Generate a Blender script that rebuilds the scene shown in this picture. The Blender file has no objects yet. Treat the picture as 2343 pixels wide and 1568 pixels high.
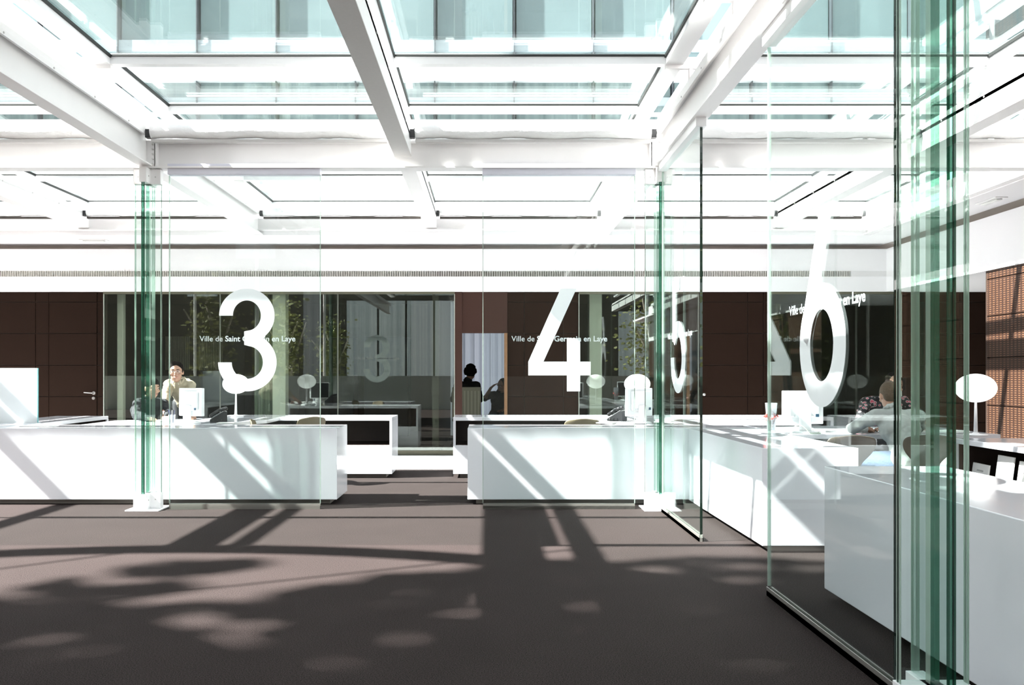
import bpy, bmesh, math, random
from mathutils import Vector, Matrix
random.seed(7)
S = bpy.context.scene
COL = S.collection
# ---------------------------------------------------------------- camera, world, sun, exposure
F = 1905.0; W = 2343.0; HGT = 1568.0; CX = 1119.0; HY = 858.0; EYE = 1.26
cd = bpy.data.cameras.new('camera'); cam = bpy.data.objects.new('camera', cd); COL.objects.link(cam)
cam.location = (0, 0, EYE); cam.rotation_euler = (math.pi/2, 0, 0)
cd.sensor_width = 36.0; cd.sensor_fit = 'HORIZONTAL'; cd.lens = F/W*36.0
cd.shift_x = (W/2-CX)/W; cd.shift_y = (HY-HGT/2)/W
cd.clip_start = 0.05; cd.clip_end = 300
S.camera = cam
wd = bpy.data.worlds.new('sky'); S.world = wd; wd.use_nodes = True
nt = wd.node_tree; bg = nt.nodes['Background']
tc = nt.nodes.new('ShaderNodeTexCoord'); sp = nt.nodes.new('ShaderNodeSeparateXYZ'); cr = nt.nodes.new('ShaderNodeValToRGB')
nt.links.new(tc.outputs['Generated'], sp.inputs[0]); nt.links.new(sp.outputs['Z'], cr.inputs[0]); nt.links.new(cr.outputs[0], bg.inputs[0])
cr.color_ramp.elements[0].color = (1.0, 0.985, 0.99, 1); cr.color_ramp.elements[1].color = (0.52, 0.555, 0.62, 1)
cr.color_ramp.elements[0].position = 0.0; cr.color_ramp.elements[1].position = 1.0
bg.inputs[1].default_value = 1.9
SUN = Vector((1.0, 0.195, -1.0)).normalized()
sl = bpy.data.lights.new('sun', 'SUN'); sl.energy = 43.0; sl.angle = math.radians(0.6); sl.color = (1.0, 0.965, 0.93)
so = bpy.data.objects.new('sun', sl); COL.objects.link(so); so.rotation_euler = SUN.to_track_quat('-Z', 'Y').to_euler(); so.location = (-10, -2, 12)
S.view_settings.view_transform = 'Standard'; S.view_settings.look = 'None'; S.view_settings.gamma = 1.0
S.view_settings.exposure = 0.08; S.view_settings.use_curve_mapping = False

def PX(px, Y): return (px-CX)*Y/F
def PZ(py, Y): return EYE-(py-HY)*Y/F

# ---------------------------------------------------------------- materials
MATS = {}
def mat(name, col, rough=0.5, metal=0.0, noise=None, bump=None, emit=0.0, spec=0.5, transl=0.0, coat=0.0):
    if name in MATS: return MATS[name]
    m = bpy.data.materials.new(name); m.use_nodes = True; MATS[name] = m
    n = m.node_tree.nodes; l = m.node_tree.links; b = n['Principled BSDF']
    b.inputs['Base Color'].default_value = (*col, 1); b.inputs['Roughness'].default_value = rough
    b.inputs['Metallic'].default_value = metal; b.inputs['Specular IOR Level'].default_value = spec
    if coat: b.inputs['Coat Weight'].default_value = coat; b.inputs['Coat Roughness'].default_value = 0.05
    if emit: b.inputs['Emission Color'].default_value = (*col, 1); b.inputs['Emission Strength'].default_value = emit
    t = n.new('ShaderNodeTexCoord')
    if noise is None: noise = (6.0, 0.04)
    nz = n.new('ShaderNodeTexNoise'); nz.inputs['Scale'].default_value = noise[0]; nz.inputs['Detail'].default_value = 4
    l.new(t.outputs['Object'], nz.inputs['Vector'])
    mx = n.new('ShaderNodeMix'); mx.data_type = 'RGBA'; mx.blend_type = 'MIX'
    mx.inputs[6].default_value = (*[c*(1-noise[1]) for c in col], 1); mx.inputs[7].default_value = (*[min(1, c*(1+noise[1])) for c in col], 1)
    l.new(nz.outputs['Fac'], mx.inputs[0]); l.new(mx.outputs[2], b.inputs['Base Color'])
    if bump:
        nb = n.new('ShaderNodeTexNoise'); nb.inputs['Scale'].default_value = bump[0]; nb.inputs['Detail'].default_value = 2
        l.new(t.outputs['Object'], nb.inputs['Vector'])
        bp = n.new('ShaderNodeBump'); bp.inputs['Strength'].default_value = bump[1]; bp.inputs['Distance'].default_value = 0.01
        l.new(nb.outputs['Fac'], bp.inputs['Height']); l.new(bp.outputs[0], b.inputs['Normal'])
    if transl:
        tr = n.new('ShaderNodeBsdfTranslucent'); tr.inputs[0].default_value = (*col, 1)
        ms = n.new('ShaderNodeMixShader'); ms.inputs[0].default_value = transl
        l.new(b.outputs[0], ms.inputs[1]); l.new(tr.outputs[0], ms.inputs[2]); l.new(ms.outputs[0], n['Material Output'].inputs[0])
    return m

def glass(name, tint, r0=0.04, rough=0.0, body=None, bodyf=0.0):
    """thin architectural glass: tinted see-through mixed with a mirror by Schlick's Fresnel law"""
    if name in MATS: return MATS[name]
    m = bpy.data.materials.new(name); m.use_nodes = True; MATS[name] = m
    n = m.node_tree.nodes; l = m.node_tree.links; n.remove(n['Principled BSDF'])
    g = n.new('ShaderNodeNewGeometry'); d = n.new('ShaderNodeVectorMath'); d.operation = 'DOT_PRODUCT'
    l.new(g.outputs['Incoming'], d.inputs[0]); l.new(g.outputs['Normal'], d.inputs[1])
    def M(op, a, b=None):
        q = n.new('ShaderNodeMath'); q.operation = op
        for i, v in enumerate((a, b)):
            if v is None: continue
            if isinstance(v, (int, float)): q.inputs[i].default_value = v
            else: l.new(v, q.inputs[i])
        return q.outputs[0]
    c = M('ABSOLUTE', d.outputs['Value']); om = M('SUBTRACT', 1.0, c); p5 = M('POWER', om, 5.0)
    fac = M('ADD', M('MULTIPLY', p5, 1-r0), r0)
    tr = n.new('ShaderNodeBsdfTransparent'); tr.inputs[0].default_value = (*tint, 1)
    gl = n.new('ShaderNodeBsdfGlossy'); gl.inputs['Roughness'].default_value = rough; gl.inputs['Color'].default_value = (0.95, 1, 0.98, 1)
    base = tr.outputs[0]
    if body:
        df = n.new('ShaderNodeBsdfDiffuse'); df.inputs[0].default_value = (*body, 1)
        mb = n.new('ShaderNodeMixShader'); mb.inputs[0].default_value = bodyf
        l.new(tr.outputs[0], mb.inputs[1]); l.new(df.outputs[0], mb.inputs[2]); base = mb.outputs[0]
    ms = n.new('ShaderNodeMixShader'); l.new(fac, ms.inputs[0]); l.new(base, ms.inputs[1]); l.new(gl.outputs[0], ms.inputs[2])
    l.new(ms.outputs[0], n['Material Output'].inputs[0])
    return m

WHITE = mat('white_paint', (0.84, 0.84, 0.85), 0.35, noise=(3, 0.02))
STEEL = mat('white_lacquered_steel', (0.80, 0.785, 0.785), 0.4, noise=(5, 0.03))
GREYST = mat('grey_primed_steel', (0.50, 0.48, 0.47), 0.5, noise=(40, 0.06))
CORIAN = mat('white_gloss_worktop', (0.82, 0.83, 0.875), 0.12, noise=(2, 0.01), coat=0.3)
PLASTER = mat('white_plaster', (0.78, 0.76, 0.775), 0.7, noise=(2, 0.02))
DARKGAP = mat('dark_gap', (0.06, 0.05, 0.045), 0.8)
TAUPE = mat('taupe_recess', (0.42, 0.37, 0.33), 0.8)
BROWNIN = mat('dark_brown_laminate', (0.035, 0.022, 0.017), 0.45, noise=(20, 0.1))
PLINTH = mat('grey_plinth', (0.20, 0.18, 0.16), 0.5)
METAL = mat('satin_metal', (0.62, 0.61, 0.60), 0.3, metal=1.0)
CHROME = mat('chrome', (0.8, 0.8, 0.8), 0.12, metal=1.0)
BLACK = mat('black_plastic', (0.015, 0.015, 0.017), 0.35)
GASKET = mat('black_gasket', (0.015, 0.017, 0.016), 0.6)
FILM = mat('white_numeral_film', (0.93, 0.95, 0.955), 0.35, noise=(3, 0.01), transl=0.6)
ROOFG = glass('roof_glass', (0.93, 0.96, 0.955), 0.04, body=(0.85, 0.88, 0.88), bodyf=0.03)
PANELG = glass('partition_glass', (0.955, 0.98, 0.975), 0.03)
FING = glass('laminated_fin_glass', (0.91, 0.968, 0.945), 0.03)
EDGEG = glass('green_glass_edge', (0.18, 0.42, 0.32), 0.05, body=(0.035, 0.15, 0.095), bodyf=0.35)
EDGEP = glass('pale_glass_edge', (0.74, 0.86, 0.80), 0.06, body=(0.6, 0.68, 0.62), bodyf=0.4)
EDGED = glass('dark_green_glass_edge', (0.04, 0.09, 0.07), 0.06, body=(0.015, 0.03, 0.022), bodyf=0.6)
BACKG = glass('rear_glazing', (0.80, 0.83, 0.78), 0.085)
SCREENG = glass('facade_glass', (0.5, 0.6, 0.6), 0.05)
FROST = mat('frosted_acrylic', (0.80, 0.84, 0.85), 0.25, transl=0.4)
BLIND = mat('white_blind_fabric', (0.86, 0.85, 0.85), 0.8, noise=(12, 0.04), bump=(30, 0.5))
OPAL = mat('opal_glass_globe', (0.95, 0.95, 0.93), 0.2, emit=1.5)
MONW = mat('white_monitor_plastic', (0.86, 0.87, 0.88), 0.25)
PAPER = mat('paper', (0.85, 0.85, 0.83), 0.7)
SKIN = mat('skin', (0.36, 0.20, 0.135), 0.55, noise=(8, 0.06))
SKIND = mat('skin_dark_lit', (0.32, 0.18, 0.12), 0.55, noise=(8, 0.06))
HAIR = mat('dark_hair', (0.008, 0.006, 0.005), 0.9, noise=(60, 0.3), spec=0.1)
HAIRB = mat('light_brown_hair', (0.085, 0.055, 0.032), 0.8, noise=(60, 0.3), bump=(80, 0.6))
SHIRT = mat('beige_shirt', (0.33, 0.285, 0.20), 0.85, noise=(10, 0.08), bump=(14, 0.8))
KNIT = mat('dark_knit', (0.012, 0.016, 0.018), 0.85, noise=(20, 0.2), bump=(40, 0.6))
SWEAT = mat('grey_sweater', (0.42, 0.44, 0.42), 0.9, noise=(12, 0.08), bump=(12, 0.8))
JEANS = mat('blue_jeans', (0.075, 0.115, 0.18), 0.8, noise=(25, 0.3), bump=(40, 0.5))
TROUS = mat('dark_trousers', (0.03, 0.03, 0.035), 0.8)
LEATH = mat('black_leather', (0.02, 0.018, 0.017), 0.4)
TANSH = mat('tan_chair_shell', (0.19, 0.155, 0.095), 0.5, noise=(10, 0.06))
BRNSH = mat('brown_chair_shell', (0.085, 0.065, 0.05), 0.45, noise=(10, 0.08))
SIL = mat('silhouette_black', (0.008, 0.008, 0.008), 0.9)  # near-black so the wearers stay silhouettes against the bright curtain

def carpet():
    m = bpy.data.materials.new('mauve_grey_carpet'); m.use_nodes = True
    n = m.node_tree.nodes; l = m.node_tree.links; b = n['Principled BSDF']; b.inputs['Roughness'].default_value = 0.95; b.inputs['Specular IOR Level'].default_value = 0.1
    t = n.new('ShaderNodeTexCoord')
    a = n.new('ShaderNodeTexNoise'); a.inputs['Scale'].default_value = 180; a.inputs['Detail'].default_value = 3; a.inputs['Roughness'].default_value = 0.7
    c = n.new('ShaderNodeTexNoise'); c.inputs['Scale'].default_value = 2.2; c.inputs['Detail'].default_value = 5
    l.new(t.outputs['Object'], a.inputs[0]); l.new(t.outputs['Object'], c.inputs[0])
    r = n.new('ShaderNodeValToRGB'); r.color_ramp.elements[0].position = 0.38; r.color_ramp.elements[1].position = 0.64
    r.color_ramp.elements[0].color = (0.009, 0.0068, 0.006, 1); r.color_ramp.elements[1].color = (0.053, 0.0415, 0.0395, 1)
    l.new(a.outputs['Fac'], r.inputs[0])
    x = n.new('ShaderNodeMix'); x.data_type = 'RGBA'; x.blend_type = 'MULTIPLY'; x.inputs[0].default_value = 1
    r2 = n.new('ShaderNodeValToRGB'); r2.color_ramp.elements[0].color = (0.85, 0.85, 0.85, 1); r2.color_ramp.elements[1].color = (1.12, 1.1, 1.1, 1)
    l.new(c.outputs['Fac'], r2.inputs[0]); l.new(r.outputs[0], x.inputs[6]); l.new(r2.outputs[0], x.inputs[7]); l.new(x.outputs[2], b.inputs['Base Color'])
    bp = n.new('ShaderNodeBump'); bp.inputs['Strength'].default_value = 0.25; bp.inputs['Distance'].default_value = 0.003
    l.new(a.outputs['Fac'], bp.inputs['Height']); l.new(bp.outputs[0], b.inputs['Normal'])
    return m
CARPET = carpet()

def brown_panel():
    m = mat('brown_fabric_panel', (0.017, 0.0085, 0.0055), 0.8, noise=(160, 0.3), bump=(300, 0.12), spec=0.08); return m
BROWN = brown_panel()

def perforated():
    """brown terracotta-coloured cladding with rows of pale slots"""
    m = bpy.data.materials.new('perforated_copper_cladding'); m.use_nodes = True
    n = m.node_tree.nodes; l = m.node_tree.links; b = n['Principled BSDF']; b.inputs['Roughness'].default_value = 0.5
    t = n.new('ShaderNodeTexCoord'); s = n.new('ShaderNodeSeparateXYZ'); cmb = n.new('ShaderNodeCombineXYZ')
    l.new(t.outputs['Object'], s.inputs[0]); l.new(s.outputs['Y'], cmb.inputs[0]); l.new(s.outputs['Z'], cmb.inputs[1])
    def M(op, a_, b_=None):
        q = n.new('ShaderNodeMath'); q.operation = op
        for i, v in enumerate((a_, b_)):
            if v is None: continue
            if isinstance(v, (int, float)): q.inputs[i].default_value = v
            else: l.new(v, q.inputs[i])
        return q.outputs[0]
    u = M('FRACT', M('DIVIDE', s.outputs['Y'], 0.067)); v = M('FRACT', M('DIVIDE', s.outputs['Z'], 0.025))
    k = M('MULTIPLY', M('LESS_THAN', u, 0.55), M('LESS_THAN', v, 0.45))
    mx = n.new('ShaderNodeMix'); mx.data_type = 'RGBA'; mx.inputs[6].default_value = (0.022, 0.008, 0.004, 1); mx.inputs[7].default_value = (0.105, 0.05, 0.025, 1)
    l.new(k, mx.inputs[0]); l.new(mx.outputs[2], b.inputs['Base Color'])
    bp = n.new('ShaderNodeBump'); bp.inputs['Strength'].default_value = 0.5; bp.inputs['Distance'].default_value = 0.006
    l.new(k, bp.inputs['Height']); l.new(bp.outputs[0], b.inputs['Normal'])
    return m
PERF = perforated()

def stripes(name, c0, c1, scale, emit=0.0, axis='X'):
    """hanging curtain with vertical folds"""
    m = bpy.data.materials.new(name); m.use_nodes = True
    n = m.node_tree.nodes; l = m.node_tree.links; b = n['Principled BSDF']; b.inputs['Roughness'].default_value = 0.8
    t = n.new('ShaderNodeTexCoord'); mp = n.new('ShaderNodeMapping'); mp.inputs['Scale'].default_value = (scale, scale, 0.05)
    nz = n.new('ShaderNodeTexNoise'); nz.inputs['Scale'].default_value = 1; nz.inputs['Detail'].default_value = 6; nz.inputs['Roughness'].default_value = 0.7
    r = n.new('ShaderNodeValToRGB'); r.color_ramp.elements[0].color = (*c0, 1); r.color_ramp.elements[1].color = (*c1, 1)
    r.color_ramp.elements[0].position = 0.35; r.color_ramp.elements[1].position = 0.65
    l.new(t.outputs['Object'], mp.inputs[0]); l.new(mp.outputs[0], nz.inputs['Vector']); l.new(nz.outputs['Fac'], r.inputs[0]); l.new(r.outputs[0], b.inputs['Base Color'])
    return m
CURT = stripes('teal_curtain_folds', (0.07, 0.115, 0.12), (0.20, 0.265, 0.27), 9)
CURTB = stripes('blue_grey_curtain_folds', (0.45, 0.52, 0.60), (0.80, 0.86, 0.92), 7)
TEALG = mat('teal_facade_panel', (0.17, 0.24, 0.25), 0.15, noise=(0.8, 0.25), coat=0.3)

# ---------------------------------------------------------------- mesh helpers
class MB:
    def __init__(s, o=(0, 0, 0)): s.bm = bmesh.new(); s.o = Vector(o)
    def box(s, x0, x1, y0, y1, z0, z1, mi=0, edge=None):
        r = bmesh.ops.create_cube(s.bm, size=1.0); vs = r['verts']
        c = Vector(((x0+x1)/2, (y0+y1)/2, (z0+z1)/2))-s.o; d = (abs(x1-x0), abs(y1-y0), abs(z1-z0))
        for v in vs: v.co = Vector((v.co.x*d[0], v.co.y*d[1], v.co.z*d[2]))+c
        fs = {f for v in vs for f in v.link_faces}
        for f in fs:
            f.material_index = mi
            if edge is not None:
                f.normal_update(); nrm = f.normal; thin = d.index(min(d))
                if abs(nrm[thin]) < 0.5: f.material_index = edge
        return s
    def tube(s, p0, p1, r0, r1=None, seg=12, caps=True):
        r1 = r0 if r1 is None else r1
        p0 = Vector(p0)-s.o; p1 = Vector(p1)-s.o; d = p1-p0; L = d.length
        if L < 1e-6: return s
        mtx = Matrix.Translation((p0+p1)/2) @ d.to_track_quat('Z', 'Y').to_matrix().to_4x4()
        bmesh.ops.create_cone(s.bm, cap_ends=caps, segments=seg, radius1=r0, radius2=r1, depth=L, matrix=mtx); return s
    def path(s, pts, r, seg=8):
        for a, b in zip(pts[:-1], pts[1:]): s.tube(a, b, r, seg=seg)
        for p in pts[1:-1]: s.ball(p, (r, r, r), 8, 6)
        return s
    def ball(s, p, r, u=16, v=12, rot=None):
        if isinstance(r, (int, float)): r = (r, r, r)
        m = Matrix.Translation(Vector(p)-s.o)
        if rot is not None: m = m @ rot
        m = m @ Matrix.Diagonal((*r, 1)); bmesh.ops.create_uvsphere(s.bm, u_segments=u, v_segments=v, radius=1.0, matrix=m); return s
    def limb(s, p0, r0, p1, r1, seg=14):
        s.tube(p0, p1, r0, r1, seg); s.ball(p0, r0, seg, 10); s.ball(p1, r1, seg, 10); return s
    def lathe(s, prof, c=(0, 0, 0), seg=32):
        c = Vector(c)-s.o; rings = []
        for r, z in prof:
            rings.append([s.bm.verts.new((c.x+r*math.cos(2*math.pi*k/seg), c.y+r*math.sin(2*math.pi*k/seg), c.z+z)) for k in range(seg)])
        for a, b in zip(rings[:-1], rings[1:]):
            for k in range(seg): s.bm.faces.new((a[k], a[(k+1) % seg], b[(k+1) % seg], b[k]))
        if prof[0][0] > 1e-5: s.bm.faces.new(rings[0][::-1])
        if prof[-1][0] > 1e-5: s.bm.faces.new(rings[-1])
        bmesh.ops.remove_doubles(s.bm, verts=s.bm.verts, dist=1e-6); return s
    def prism(s, pts, depth, frame):
        """2-D outline extruded; frame(u,v,w) gives the point"""
        a = [s.bm.verts.new(Vector(frame(u, v, 0))-s.o) for u, v in pts]; b = [s.bm.verts.new(Vector(frame(u, v, depth))-s.o) for u, v in pts]
        f = [s.bm.faces.new(a), s.bm.faces.new(b[::-1])]
        for i in range(len(pts)):
            j = (i+1) % len(pts); s.bm.faces.new((a[j], a[i], b[i], b[j]))
        for q in f: q.normal_update()
        bmesh.ops.triangulate(s.bm, faces=f, ngon_method='EAR_CLIP'); return s
    def rot(s, deg, c, axis='Z'):
        bmesh.ops.rotate(s.bm, cent=Vector(c)-s.o, matrix=Matrix.Rotation(math.radians(deg), 3, axis), verts=s.bm.verts); return s
    def build(s, name, m, parent=None, bevel=0.0, smooth=False, sub=0, remesh=0.0):
        bmesh.ops.recalc_face_normals(s.bm, faces=s.bm.faces)
        me = bpy.data.meshes.new(name); s.bm.to_mesh(me); s.bm.free()
        for q in (m if isinstance(m, (list, tuple)) else [m]): me.materials.append(q)
        o = bpy.data.objects.new(name, me); COL.objects.link(o)
        if parent is not None: o.parent = parent
        else: o.location = s.o
        if smooth:
            for p in me.polygons: p.use_smooth = True
        if remesh:
            r = o.modifiers.new('remesh', 'REMESH'); r.mode = 'VOXEL'; r.voxel_size = remesh; r.use_smooth_shade = True
            q = o.modifiers.new('smooth', 'SMOOTH'); q.factor = 0.6; q.iterations = 4
        if bevel:
            b = o.modifiers.new('bevel', 'BEVEL'); b.width = bevel; b.segments = 2; b.limit_method = 'ANGLE'
        if sub:
            b = o.modifiers.new('subdivision', 'SUBSURF'); b.levels = sub; b.render_levels = sub
        return o
def tag(o, label, cat, group=None, kind=None):
    o['label'] = label; o['category'] = cat
    if group: o['group'] = group
    if kind: o['kind'] = kind
    return o
def thing(name, loc, label, cat, group=None, rz=0):
    o = bpy.data.objects.new(name, None); COL.objects.link(o); o.location = loc; o.rotation_euler = (0, 0, math.radians(rz)); o.empty_display_size = 0.2
    return tag(o, label, cat, group)
def struct(o): o['kind'] = 'structure'; return o
def sroot(name, loc=(0, 0, 0)):
    o = bpy.data.objects.new(name, None); COL.objects.link(o); o.location = loc; o['kind'] = 'structure'; return o
def dup(root, loc, label=None, rz=None):
    r = root.copy(); COL.objects.link(r); r.location = loc
    if rz is not None: r.rotation_euler = (0, 0, math.radians(rz))
    if label: r['label'] = label
    for ch in list(root.children):
        c = ch.copy(); COL.objects.link(c); c.parent = r
        for g in list(ch.children):
            d = g.copy(); COL.objects.link(d); d.parent = c
    return r

# ================================================================ SETTING
BY = 12.3   # plane of the rear wall
struct(MB().box(-14, 9, -6, 11.06, -0.1, 0).build('floor', CARPET))
pl = MB().box(-14, 9, 11.06, 12.24, 0.0, 0.076); struct(pl.build('trim_step', WHITE, bevel=0.006))
struct(MB().box(-14, 9, 12.24, 19, -0.1, 0.076).build('floor_inner_room', mat('dark_inner_floor', (0.06, 0.055, 0.05), 0.6)))
# upper white wall with dark shadow gap and slot grille
GX1 = PX(1947, BY)
struct(MB().box(-14, 5.87, BY, BY+0.2, 2.797, 3.12).box(-14, 5.87, BY, BY+0.2, 2.49, 2.71).box(GX1, 5.87, BY, BY+0.2, 2.71, 2.797).build('wall_back_upper', PLASTER))
struct(MB().box(-14, 8.2, BY+0.2, BY+0.25, 2.49, 3.3).build('trim_gap_back', TAUPE))
gr = thing('air_grille', (-4, BY, 2.71), 'long narrow ventilation grille of upright slots in the white rear bulkhead', 'grille')
g1 = MB((-4, BY, 2.71)); x = -9.0
while x < GX1:
    if x > -8.9: g1.box(x, x+0.011, BY-0.001, BY+0.05, 2.712, 2.795)
    x += 0.026
g1.build('slat', mat('grille_slat', (0.62, 0.60, 0.56), 0.5), gr); gr.children[0]['kind'] = 'stuff'
MB((-4, BY, 2.71)).box(-9, GX1, BY+0.06, BY+0.1, 2.711, 2.796).build('grille_back', mat('grille_back', (0.10, 0.09, 0.07), 0.7), gr)
MB((-4, BY, 2.71)).box(-9, GX1, BY-0.004, BY+0.02, 2.795, 2.802).box(-9, GX1, BY-0.004, BY+0.02, 2.705, 2.712).build('grille_frame', STEEL, gr)
# soffit ring round the skylight
struct(MB().box(-14, 5.87, 11.56, BY+0.25, 3.2, 3.26).box(5.30, 5.87, -6, 11.56, 3.2, 3.26).build('ceiling_soffit', PLASTER))
struct(MB().box(-14, 8.2, BY+0.25, BY+0.3, 3.26, 3.9).box(5.87, 6.2, -6, BY+0.3, 3.26, 3.75).build('wall_upstand', PLASTER))
# right-hand bulkhead (white) and perforated wall beneath
struct(MB().box(5.87, 6.15, -6, BY, 2.49, 3.12).build('wall_right_upper', PLASTER))
struct(MB().box(5.99, 6.15, -6, BY, 3.12, 3.26).build('trim_gap_right', TAUPE))
pr = MB()
zz = 2.49; z = 2.395; tops = [2.49, 2.385, 1.95, 1.46, 0.90, 0.40, 0.0]
for a, b in zip(tops[:-1], tops[1:]): pr.box(5.90, 6.1, -6, 9.89, b+0.008, a-0.004)
struct(pr.build('wall_right', PERF))
struct(MB().box(5.93, 6.08, -6, 9.88, 0, 2.49).build('wall_right_core', BROWNIN))
struct(MB().box(8.1, 8.25, 9.0, BY+0.3, 0, 2.6).build('wall_recess_side', BROWN))
struct(MB().box(6.15, 8.2, 9.89, BY+0.2, 2.49, 2.55).build('ceiling_recess', PLASTER))
struct(MB().box(5.9, 8.25, 9.86, 9.89, 0, 2.49).build('wall_recess_near', BROWNIN))

# brown panelled walls with joints
def panelled(name, x0, x1, cuts, y=BY+0.05, zb=0.076, door=None):
    m = MB(); rows = [zb, 0.55, PZ(908, BY), PZ(836, BY), PZ(763, BY), PZ(691, BY), 2.49]
    xs = [x0]+[c for c in cuts if x0 < c < x1]+[x1]
    for a, b in zip(xs[:-1], xs[1:]):
        for c, d in zip(rows[:-1], rows[1:]): m.box(a+0.004, b-0.004, y, y+0.06, c+0.004, d-0.004)
    o = struct(m.build(name, BROWN, bevel=0.003))
    struct(MB().box(x0, x1, y+0.02, y+0.09, zb, 2.49).build(name.replace('wall', 'trim'), DARKGAP))
    return o
panelled('wall_back_left', -12, PX(108, BY), [-10.2, -9.0, -8.2, PX(77, BY)])
panelled('wall_back_left_jamb', PX(219, BY), PX(236, BY), [])
panelled('wall_back_centre', PX(1161, BY), PX(1325, BY), [PX(1200, BY), PX(1290, BY)])
panelled('wall_back_right', PX(1599, BY), PX(1759, BY), [PX(1713, BY), PX(1749, BY)])
panelled('wall_back_far_right', PX(2065, BY), 8.1, [6.6, 7.4])
# the wall round the opening in the centre
ox0, ox1, oz = PX(1057, BY), PX(1161, BY), PZ(762, BY)
struct(MB().box(PX(1040, BY), ox0, BY+0.03, BY+0.12, 0.076, 2.49).box(ox0, ox1, BY+0.05, BY+0.11, oz, 2.49).build('wall_back_opening', mat('reddish_brown_panel', (0.042, 0.018, 0.013), 0.6, noise=(60, 0.15), spec=0.2)))
struct(MB().box(ox1-0.045, ox1, BY+0.02, BY+0.2, 0.076, oz).build('trim_opening_wood', mat('oak_edge', (0.20, 0.10, 0.045), 0.5, noise=(30, 0.2))))
# doors
def door(name, x0, x1, ztop, hx, sgn):
    d = sroot(name, (x0, BY, 0.076)); o = (x0, BY, 0.076); m = MB(o)
    rows = [0.076, 0.55, PZ(908, BY), PZ(836, BY), PZ(763, BY), ztop]
    for c, e in zip(rows[:-1], rows[1:]): m.box(x0+0.006, x1-0.006, BY+0.04, BY+0.09, c+0.004, e-0.004)
    m.build('door_leaf', BROWN, d, bevel=0.003)
    MB(o).box(x0, x1, BY+0.07, BY+0.12, 0.076, 2.49).build('door_core', DARKGAP, d)
    MB(o).box(x0+0.006, x1-0.006, BY+0.04, BY+0.09, ztop+0.004, 2.486).build('door_head_panel', BROWN, d)
    z = PZ(900, BY); h = MB(o)
    h.tube((hx, BY+0.04, z), (hx, BY+0.03, z), 0.026, seg=20).tube((hx, BY+0.035, z), (hx, BY-0.02, z), 0.011)
    if sgn: h.tube((hx+0.008*sgn, BY-0.02, z), (hx-0.12*sgn, BY-0.02, z+0.01), 0.009)
    else: h.ball((hx, BY-0.02, z), 0.026)
    h.build('door_handle', METAL, d, smooth=False)
    if sgn: MB(o).tube((hx, BY+0.04, z-0.075), (hx, BY+0.02, z-0.075), 0.022, seg=20).tube((hx, BY+0.022, z-0.075), (hx, BY+0.016, z-0.075), 0.008, seg=12).build('lock_rosette', METAL, d)
door('door_1', PX(108, BY), PX(219, BY), PZ(691, BY), PX(212, BY), 1)
# rear knob door stands on the right brown wall
kn = sroot('door_2', (PX(1611, BY), BY+0.05, 0.95))
MB((PX(1611, BY), BY+0.05, 0.95)).tube((PX(1611, BY), BY+0.05, PZ(903, BY)), (PX(1611, BY), BY, PZ(903, BY)), 0.012).ball((PX(1611, BY), BY-0.005, PZ(903, BY)), 0.025).build('door_knob', METAL, kn, smooth=True)
# rear glazing bays
WIN = [(235, 502), (502, 772), (772, 1040), (1325, 1599), (1759, 2065)]
for i, (a, b) in enumerate(WIN):
    x0, x1 = PX(a, BY), PX(b, BY); w = sroot('window_%d' % (i+1), (x0, BY, 0.08)); o = (x0, BY, 0.08)
    MB(o).box(x0+0.006, x1-0.006, BY+0.03, BY+0.045, 0.14, 2.47).build('pane', BACKG, w)
    MB(o).box(x0, x1, BY+0.01, BY+0.07, 0.076, 0.14).box(x0, x1, BY+0.01, BY+0.07, 2.455, 2.49).build('window_frame', mat('bronze_frame', (0.13, 0.125, 0.09), 0.4, metal=0.6), w)
    MB(o).box(x0-0.004, x0+0.006, BY+0.024, BY+0.05, 0.14, 2.455).box(x1-0.006, x1+0.004, BY+0.024, BY+0.05, 0.14, 2.455).build('window_joint', mat('pale_joint', (0.35, 0.37, 0.33), 0.4), w)
# inner rooms behind the rear glazing
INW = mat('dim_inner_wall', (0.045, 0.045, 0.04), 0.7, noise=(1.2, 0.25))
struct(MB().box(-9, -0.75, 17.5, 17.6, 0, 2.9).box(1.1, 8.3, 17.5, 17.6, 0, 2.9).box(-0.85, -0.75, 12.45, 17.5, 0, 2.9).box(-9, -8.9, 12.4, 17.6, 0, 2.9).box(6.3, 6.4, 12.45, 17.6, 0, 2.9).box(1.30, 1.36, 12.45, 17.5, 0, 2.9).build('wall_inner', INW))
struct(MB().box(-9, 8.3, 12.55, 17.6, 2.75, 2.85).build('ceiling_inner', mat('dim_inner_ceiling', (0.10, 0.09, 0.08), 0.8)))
LAM = mat('translucent_ribbed_sheet', (0.42, 0.42, 0.36), 0.5, noise=(30, 0.2))
cab = MB((-4.9, 16, 0.08))
for k in range(5): cab.box(-6.6+k*1.05, -5.75+k*1.05, 16.0, 16.5, 0.08, 1.98)
tag(cab.build('filing_cupboards', mat('navy_cupboard', (0.03, 0.035, 0.055), 0.4), bevel=0.01), 'row of dark navy tall cupboards in the dim room behind the left glass', 'cupboard')
rb = MB((-6, 15.5, 1.2))
for k in range(2):
    for j in range(14): rb.tube((-6.05+k*0.62+j*0.033, 15.6, 1.35), (-6.05+k*0.62+j*0.033, 15.6, 1.98), 0.012, seg=6)
tag(rb.build('ribbed_screen', LAM), 'pale ribbed screen strips glimpsed through glass behind the standing man', 'screen')
COLW = mat('pale_white_column', (0.78, 0.80, 0.77), 0.6)
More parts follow.
